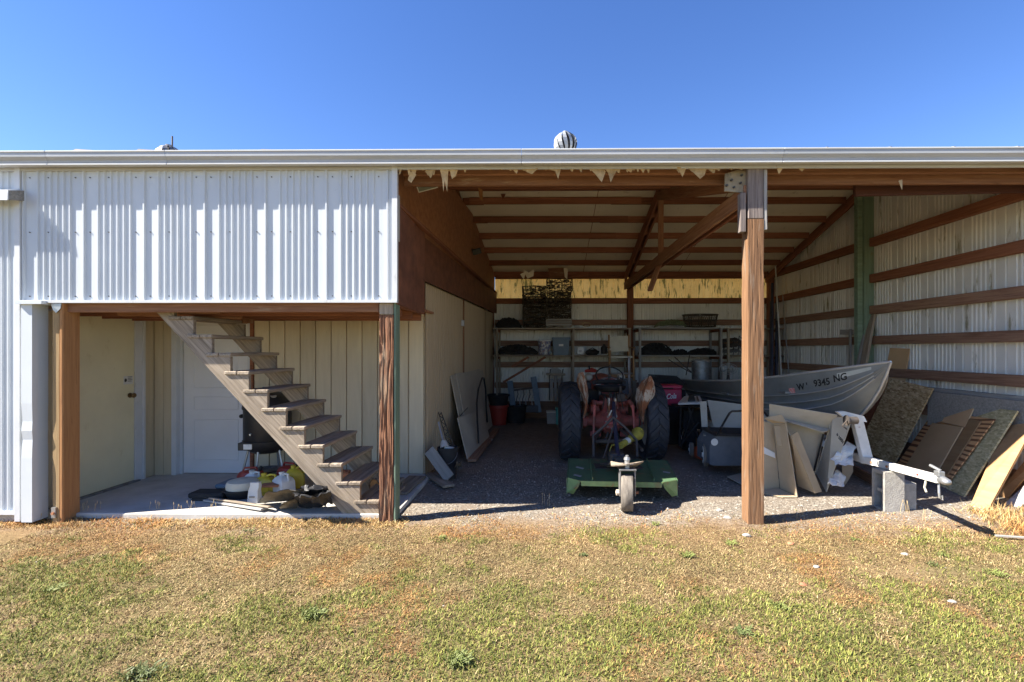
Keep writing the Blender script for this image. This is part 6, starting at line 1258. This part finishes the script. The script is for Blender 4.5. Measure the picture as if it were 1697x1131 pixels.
# ================= stones, grass
def scatter_stones(n, fx, name, mat, smin, smax, seed):
    R = np.random.RandomState(seed); V_ = []; F_ = []
    base = np.array([(1,0,0),(-1,0,0),(0,1,0),(0,-1,0),(0,0,1),(0,0,-.4)], float); fb = [(0,2,4),(2,1,4),(1,3,4),(3,0,4),(2,0,5),(1,2,5),(3,1,5),(0,3,5)]
    P = fx(R, n); s = smin+(smax-smin)*R.rand(len(P))**3; z = gh(P[:,0], P[:,1])
    for i in range(len(P)):
        a = R.rand()*6.28; c, q = math.cos(a), math.sin(a); v_ = base*(s[i]*(.6+.8*R.rand(6,1)))*np.array([1,.75,.5]); x = v_[:,0]*c-v_[:,1]*q; y = v_[:,0]*q+v_[:,1]*c
        o = len(V_); V_ += list(zip((x+P[i,0]).tolist(), (y+P[i,1]).tolist(), (v_[:,2]+z[i]+s[i]*.1).tolist())); F_ += [tuple(k+o for k in f) for f in fb]
    me = bpy.data.meshes.new(name); me.from_pydata(V_, [], F_); me.materials.append(mat); return link(name, me, Matrix.Identity(4), None, kind='stuff')
def m_vcol(name, rough=.8, trans=.0):
    m = bpy.data.materials.new(name); m.use_nodes = True; nt = m.node_tree; bs = nt.nodes['Principled BSDF']; a = node(nt, 'ShaderNodeVertexColor'); a.layer_name = 'tint'
    L(nt, a.outputs[0], bs.inputs['Base Color']); bs.inputs['Roughness'].default_value = rough; bs.inputs['Specular IOR Level'].default_value = .25
    if trans:
        t = node(nt, 'ShaderNodeBsdfTranslucent'); L(nt, a.outputs[0], t.inputs[0]); ms = node(nt, 'ShaderNodeMixShader'); ms.inputs[0].default_value = trans
        L(nt, bs.outputs[0], ms.inputs[1]); L(nt, t.outputs[0], ms.inputs[2]); L(nt, ms.outputs[0], nt.nodes['Material Output'].inputs[0])
    return m
def m_stone_():
    m = bpy.data.materials.new('mixed gravel'); m.use_nodes = True; nt = m.node_tree; bs = nt.nodes['Principled BSDF']; v_ = coords(nt, (1,1,1), rnd=False)
    vo = node(nt, 'ShaderNodeTexVoronoi'); vo.inputs['Scale'].default_value = 30; L(nt, v_, vo.inputs['Vector'])
    L(nt, ramp(nt, vo.outputs['Color'], [(.1, (.13,.115,.095)), (.6, (.26,.23,.19)), (.95, (.46,.43,.38))]), bs.inputs['Base Color']); bs.inputs['Roughness'].default_value = .9; return m
m_stone = m_stone_()
def area(x0, x1, y0, y1, cond=None):
    def f(R, n):
        P = np.stack([x0+(x1-x0)*R.rand(n), y0+(y1-y0)*R.rand(n)**1.4], 1)
        return P if cond is None else P[cond(P)]
    return f
scatter_stones(11000, area(-1.4, 5.4, 4.7, 7.2, lambda P: fbm(P[:,0],P[:,1],1.1,2)+.12*(P[:,1]-5.4 < 0) > .36), 'gravel', m_stone, .004, .018, 5)
scatter_stones(500, area(-8, 7, 1.9, 4.7), 'pebbles', m_stone, .003, .011, 6)
mb = MB()
def grass(name, n, x0, x1, y0, y1, seed, hs=1., keep=None, palette=None, lens=(.02,.05), wd=(.0016,.0034), lie=.6, green=None):
    R = np.random.RandomState(seed); px = x0+(x1-x0)*R.rand(n); py = y0+(y1-y0)*R.rand(n)
    if keep is not None: k = R.rand(n) < keep(px, py); px, py = px[k], py[k]
    n = len(px); gp_ = green(px, py, R) if green is not None else R.rand(n)
    ln = (lens[0]+(lens[1]-lens[0])*R.rand(n)**1.5)*hs*(.8+.25*gp_); w_ = wd[0]+(wd[1]-wd[0])*R.rand(n)
    az = R.rand(n)*2*math.pi; ti = np.clip(lie*(1.25-.45*gp_)+.35*R.randn(n), .05, 1.45)      # lean from vertical
    dx, dy = np.cos(az)*np.sin(ti), np.sin(az)*np.sin(ti); dz = np.cos(ti); bz = gh(px, py)
    wx, wy = -np.sin(az)*w_, np.cos(az)*w_; m = .55
    cx_, cy_, cz_ = px+dx*ln*m, py+dy*ln*m, bz+dz*ln*m+.004
    curl = .5*R.rand(n); tx, ty, tz_ = px+dx*ln*(1+.2*curl), py+dy*ln*(1+.2*curl), bz+dz*ln*(1-.45*curl)+.003
    vs = np.empty((n, 5, 3)); vs[:,0] = np.stack([px-wx, py-wy, bz-.004],1); vs[:,1] = np.stack([px+wx, py+wy, bz-.004],1); vs[:,2] = np.stack([cx_+wx*.9, cy_+wy*.9, cz_],1); vs[:,3] = np.stack([cx_-wx*.9, cy_-wy*.9, cz_],1); vs[:,4] = np.stack([tx,ty,tz_],1)
    me = bpy.data.meshes.new(name); me.vertices.add(n*5); me.vertices.foreach_set('co', vs.reshape(-1))
    b = (np.arange(n)*5)[:,None]; lp = np.concatenate([b+np.array([0,1,2,3]), b+np.array([3,2,4])],1).reshape(-1)
    me.loops.add(n*7); me.loops.foreach_set('vertex_index', lp.astype(np.int32)); me.polygons.add(n*2)
    ls = (np.arange(n)*7)[:,None]+np.array([0,4]); me.polygons.foreach_set('loop_start', ls.reshape(-1).astype(np.int32)); me.update(calc_edges=True)
    dry = np.array([(.29,.205,.105),(.37,.28,.15),(.20,.135,.07),(.12,.075,.045),(.46,.37,.215)]); grn = np.array([(.12,.145,.032),(.18,.205,.045),(.25,.265,.07),(.085,.11,.03),(.31,.30,.10)])
    if palette is not None: dry = np.array(palette)
    u = gp_+.30*R.randn(n) > .5; tone = (.62+.75*fbm(px, py, 2.6, 2))[:,None]*np.stack([1+0*px, 1-.22*ss(.52,.72,fbm(px,py,1.7,5)), 1-.38*ss(.52,.72,fbm(px,py,1.7,5))],1); dry_ = dry[R.randint(0,len(dry),n)]*tone; c = np.where(u[:,None], grn[R.randint(0,5,n)]*(.8+.4*fbm(px,py,3.3,7))[:,None], dry_)*(.75+.5*R.rand(n,1))
    c = c*np.array([.93,.9,.8])*(.72+.56*fbm(px, py, 9, 6))[:,None]; co = np.ones((n,5,4)); co[:,:,:3] = c[:,None,:]
    at = me.color_attributes.new('tint', 'FLOAT_COLOR', 'POINT'); at.data.foreach_set('color', co.reshape(-1)); me.materials.append(m_blade); return link(name, me, Matrix.Identity(4), None, kind='stuff')
m_blade = m_vcol('grass blade', .75, .12)
def greenmap(x, y, R=None):
    g = fbm(x, y, 1.3, 4); g2 = fbm(x, y, 5.5, 1); g3 = fbm(x, y, 14, 3); v_ = .46*g+.34*g2+.20*g3
    v_ = v_+.05*ss(3.6, 2.4, y)-.13*ss(3.0, 4.3, y)+.03*ss(-.5, 1.0, x)-.02*ss(-1,-3,x)
    return .05+.85*ss(.41, .585, v_)
bare = lambda x, y: 1-.85*np.exp(-(((x-2.95)/.55)**2+((y-3.62)/.22)**2))-.5*np.exp(-(((x-1.1)/.7)**2+((y-4.2)/.25)**2))
dens = lambda x, y: np.clip((.55+.6*fbm(x, y, 3.1, 6))*bare(x, y)*ss(5.0+.0*x, 4.25, y+.4*fbm(x,y,2.3,2)), 0, 1)
grass('grass', 420000, -4.6, 4.6, 2.05, 4.8, 11, keep=lambda x, y: dens(x, y)*(np.abs(x) < y*1.12+.25), green=greenmap, lie=1.25, lens=(.014,.042), wd=(.0012,.0028))
grass('grass', 90000, -7.5, 7.5, .4, 4.7, 12, keep=lambda x, y: dens(x, y)*((np.abs(x) >= y*1.12+.25)|(y < 2.05)), green=greenmap, lie=1.0, lens=(.018,.05), wd=(.003,.006))
grass('dry_thatch', 26000, -4.6, 4.6, 2.05, 4.5, 21, keep=lambda x, y: np.clip(fbm(x,y,2.2,3)*1.6-.35,0,1)*(np.abs(x) < y*1.12+.25), green=lambda x, y, R: 0*x, lie=1.5, lens=(.04,.085), wd=(.0008,.0018))
# straw edge along the slab and the posts, tall dry tuft at the right
straw = [(.50,.36,.17),(.58,.44,.24),(.40,.26,.12),(.34,.20,.09)]
edge = lambda x, y: np.clip(ss(4.36, 4.52, y)*ss(4.70, 4.62, y)*(x < -1.3)*(.4+.6*(fbm(x,y,2.5,5) > .45)), 0, 1)
z0_ = lambda x, y, R: 0*x+.0
grass('dry_grass_edge', 22000, -6.2, -1.2, 4.30, 4.68, 13, keep=edge, green=z0_, palette=straw, lens=(.025,.075), lie=.95)
grass('dry_grass_edge', 14000, -1.2, 4.2, 4.1, 5.05, 15, keep=lambda x, y: .6*ss(.42,.56,fbm(x,y,2.1,4))*ss(5.05,4.6,y), green=z0_, palette=straw+[(.42,.20,.10)], lens=(.02,.05), lie=1.1)
grass('dry_grass_tuft', 5200, 4.15, 5.4, 4.15, 4.95, 14, keep=lambda x, y: np.clip(1.2*ss(4.1, 4.5, x)*(fbm(x,y,3,1) > .34), 0, 1), green=z0_, palette=straw, lens=(.06,.22), lie=.75, wd=(.0015,.003))
# single stems and weeds one can point to
def weed(px, py, n, r, h, label, mat, wmax=.0035, seed=0):
    n = int(n*2.2); h *= .8
    c = PZ(px, py, GZ-.02); R = random.Random(seed+px); mb = MB()
    for i in range(n):
        a = R.uniform(0, 6.28); l_ = r*R.uniform(.5, 1); hh = h*R.uniform(.5, 1); w_ = wmax*R.uniform(.6, 1); dx, dy = math.cos(a), math.sin(a); wx, wy = -dy*w_, dx*w_
        zb = gz(c.x, c.y); q = []; jx, jy = R.gauss(0, r*.32), R.gauss(0, r*.24); l_ *= .6
        for j, (u, v_, k) in enumerate(((0,0,.5),(.35,.75,1),(.75,1,.8),(1,.75,.05))): q += [(jx+c.x+dx*l_*u-wx*k, jy+c.y+dy*l_*u-wy*k, zb+hh*v_), (jx+c.x+dx*l_*u+wx*k, jy+c.y+dy*l_*u+wy*k, zb+hh*v_+.002)]
        mb.add(q, [(0,1,3,2),(2,3,5,4),(4,5,7,6)])
    t = tag2(mk('weed', mb.cyl((c.x,c.y,zb-.005),(c.x,c.y,zb+.004),r*.12,n=5), mat), label, 'weed', 'weeds in the dry lawn'); return t
m_weed = M('weed leaf', (.16,.20,.045), (.25,.28,.08), scale=20, rough=.6, bump=0, trans=.2); m_weedd = M('dark weed leaf', (.10,.13,.04), (.15,.18,.055), scale=20, rough=.6, bump=0, trans=.2); m_straw = M('straw stem', (.62,.48,.26), (.5,.36,.18), rough=.8, bump=0)
for i, (px, py, n, r, h, lb, mt) in enumerate(((1138,925,26,.10,.05,'spiky light green weed tuft right of the lawn centre',m_weed),(1208,905,18,.09,.045,'light green weed tuft below the middle post',m_weed),(1085,872,16,.07,.04,'small weed near the tail wheel shadow',m_weed),
    (1415,897,14,.05,.03,'small weed with a yellow flower',m_weed),(1560,925,14,.07,.035,'flat green weed rosette near the bare patch',m_weed),(1545,940,12,.06,.03,'second flat rosette below the first one',m_weedd),(1650,955,26,.10,.05,'leafy green weed clump at the right edge',m_weed),
    (515,1022,60,.10,.06,'bright grassy clump left of the lawn centre',m_weed),(1230,1050,34,.09,.03,'dark leafy weed patch low right',m_weedd),(760,1095,70,.10,.06,'grassy green clump at the bottom centre',m_weed),(230,1120,60,.12,.05,'green clump at the bottom left',m_weedd),
    (412,882,10,.06,.03,'small dark weed below the slab edge',m_weedd),(730,895,14,.06,.035,'small green weed below the weathered post',m_weed),(965,925,16,.06,.03,'low dark weed in the centre of the lawn',m_weedd),(1290,1010,30,.08,.03,'patchy weed at lower right',m_weed),(85,980,30,.10,.03,'low weed at the left side of the lawn',m_weed))):
    weed(px, py, n, r, h, lb, mt, seed=i)
R = random.Random(5)
def stems(px, py, n, h, label):
    c = PZ(px, py, GZ); mb = MB()
    for i in range(n):
        x, y = c.x+R.uniform(-.05,.05), c.y+R.uniform(-.03,.03); a = R.uniform(-.25,.25); b = R.uniform(-.1,.15); hh = h*R.uniform(.6,1); zb = gz(x, y)
        mb.tube([(x,y,zb-.01),(x+a*hh*.4,y+b*hh*.4,zb+hh*.6),(x+a*hh,y+b*hh,zb+hh)], [.0018,.0014,.001], n=3, cap=True); p = V((x+a*hh,y+b*hh,zb+hh)); mb.ball(tuple(p), .0028, 5, 4, sc=(.8,.8,5.5))
    tag2(mk('grass_stem', mb, m_straw), label, 'grass stems', 'seed heads by the building')
for i, (px, py) in enumerate(((135,852),(155,853),(297,851),(318,850),(352,850),(255,851),(572,852),(590,856),(610,856),(1500,850),(1535,862),(1330,858),(80,862),(905,838))): stems(px, py, 4, .13, ['straw seed heads left end of the slab','sparse seed heads beside the corner post','tall seed heads at the slab edge','second seed head group at the slab edge','seed heads below the grey boards','seed heads at the middle of the slab edge','straw stems at the stair foot','straw stems between stair and post','bent stems beside the weathered post','stems in front of the concrete block','stems under the trailer coupler','stems right of the middle post','stems below the white column','stems in the sunlit gravel strip'][i])
p = PZ(1230, 872, GZ); 
for i, (px, py, s, lb) in enumerate(((1237,887,.03,'pale rounded stone below the middle post'),(1245,862,.035,'stone against the foot of the middle post'),(1205,860,.03,'white rubble left of the middle post'),(1193,848,.028,'small rubble piece left of the middle post'),(1353,937,.02,'light stone in the dry lawn'),(1500,917,.022,'white flat chip near the bare patch'),(1310,899,.025,'brown clay chip in the dry lawn'),(1330,965,.022,'orange leaf coloured chip in the lawn'),(1578,995,.02,'white chip low right in the lawn'),(735,1000,.008,'tiny white speck stone in the lawn'))):
    p = PZ(px, py, GZ+.0); tag(mk('stone', MB().ball((p.x,p.y,gz(p.x,p.y)+s*.2), s, 9, 6, sc=(1.3,1,.55), nz=.35, seed=i+20), m_terra if 'clay' in lb or 'orange' in lb else m_block, smooth=True), lb, 'stone')
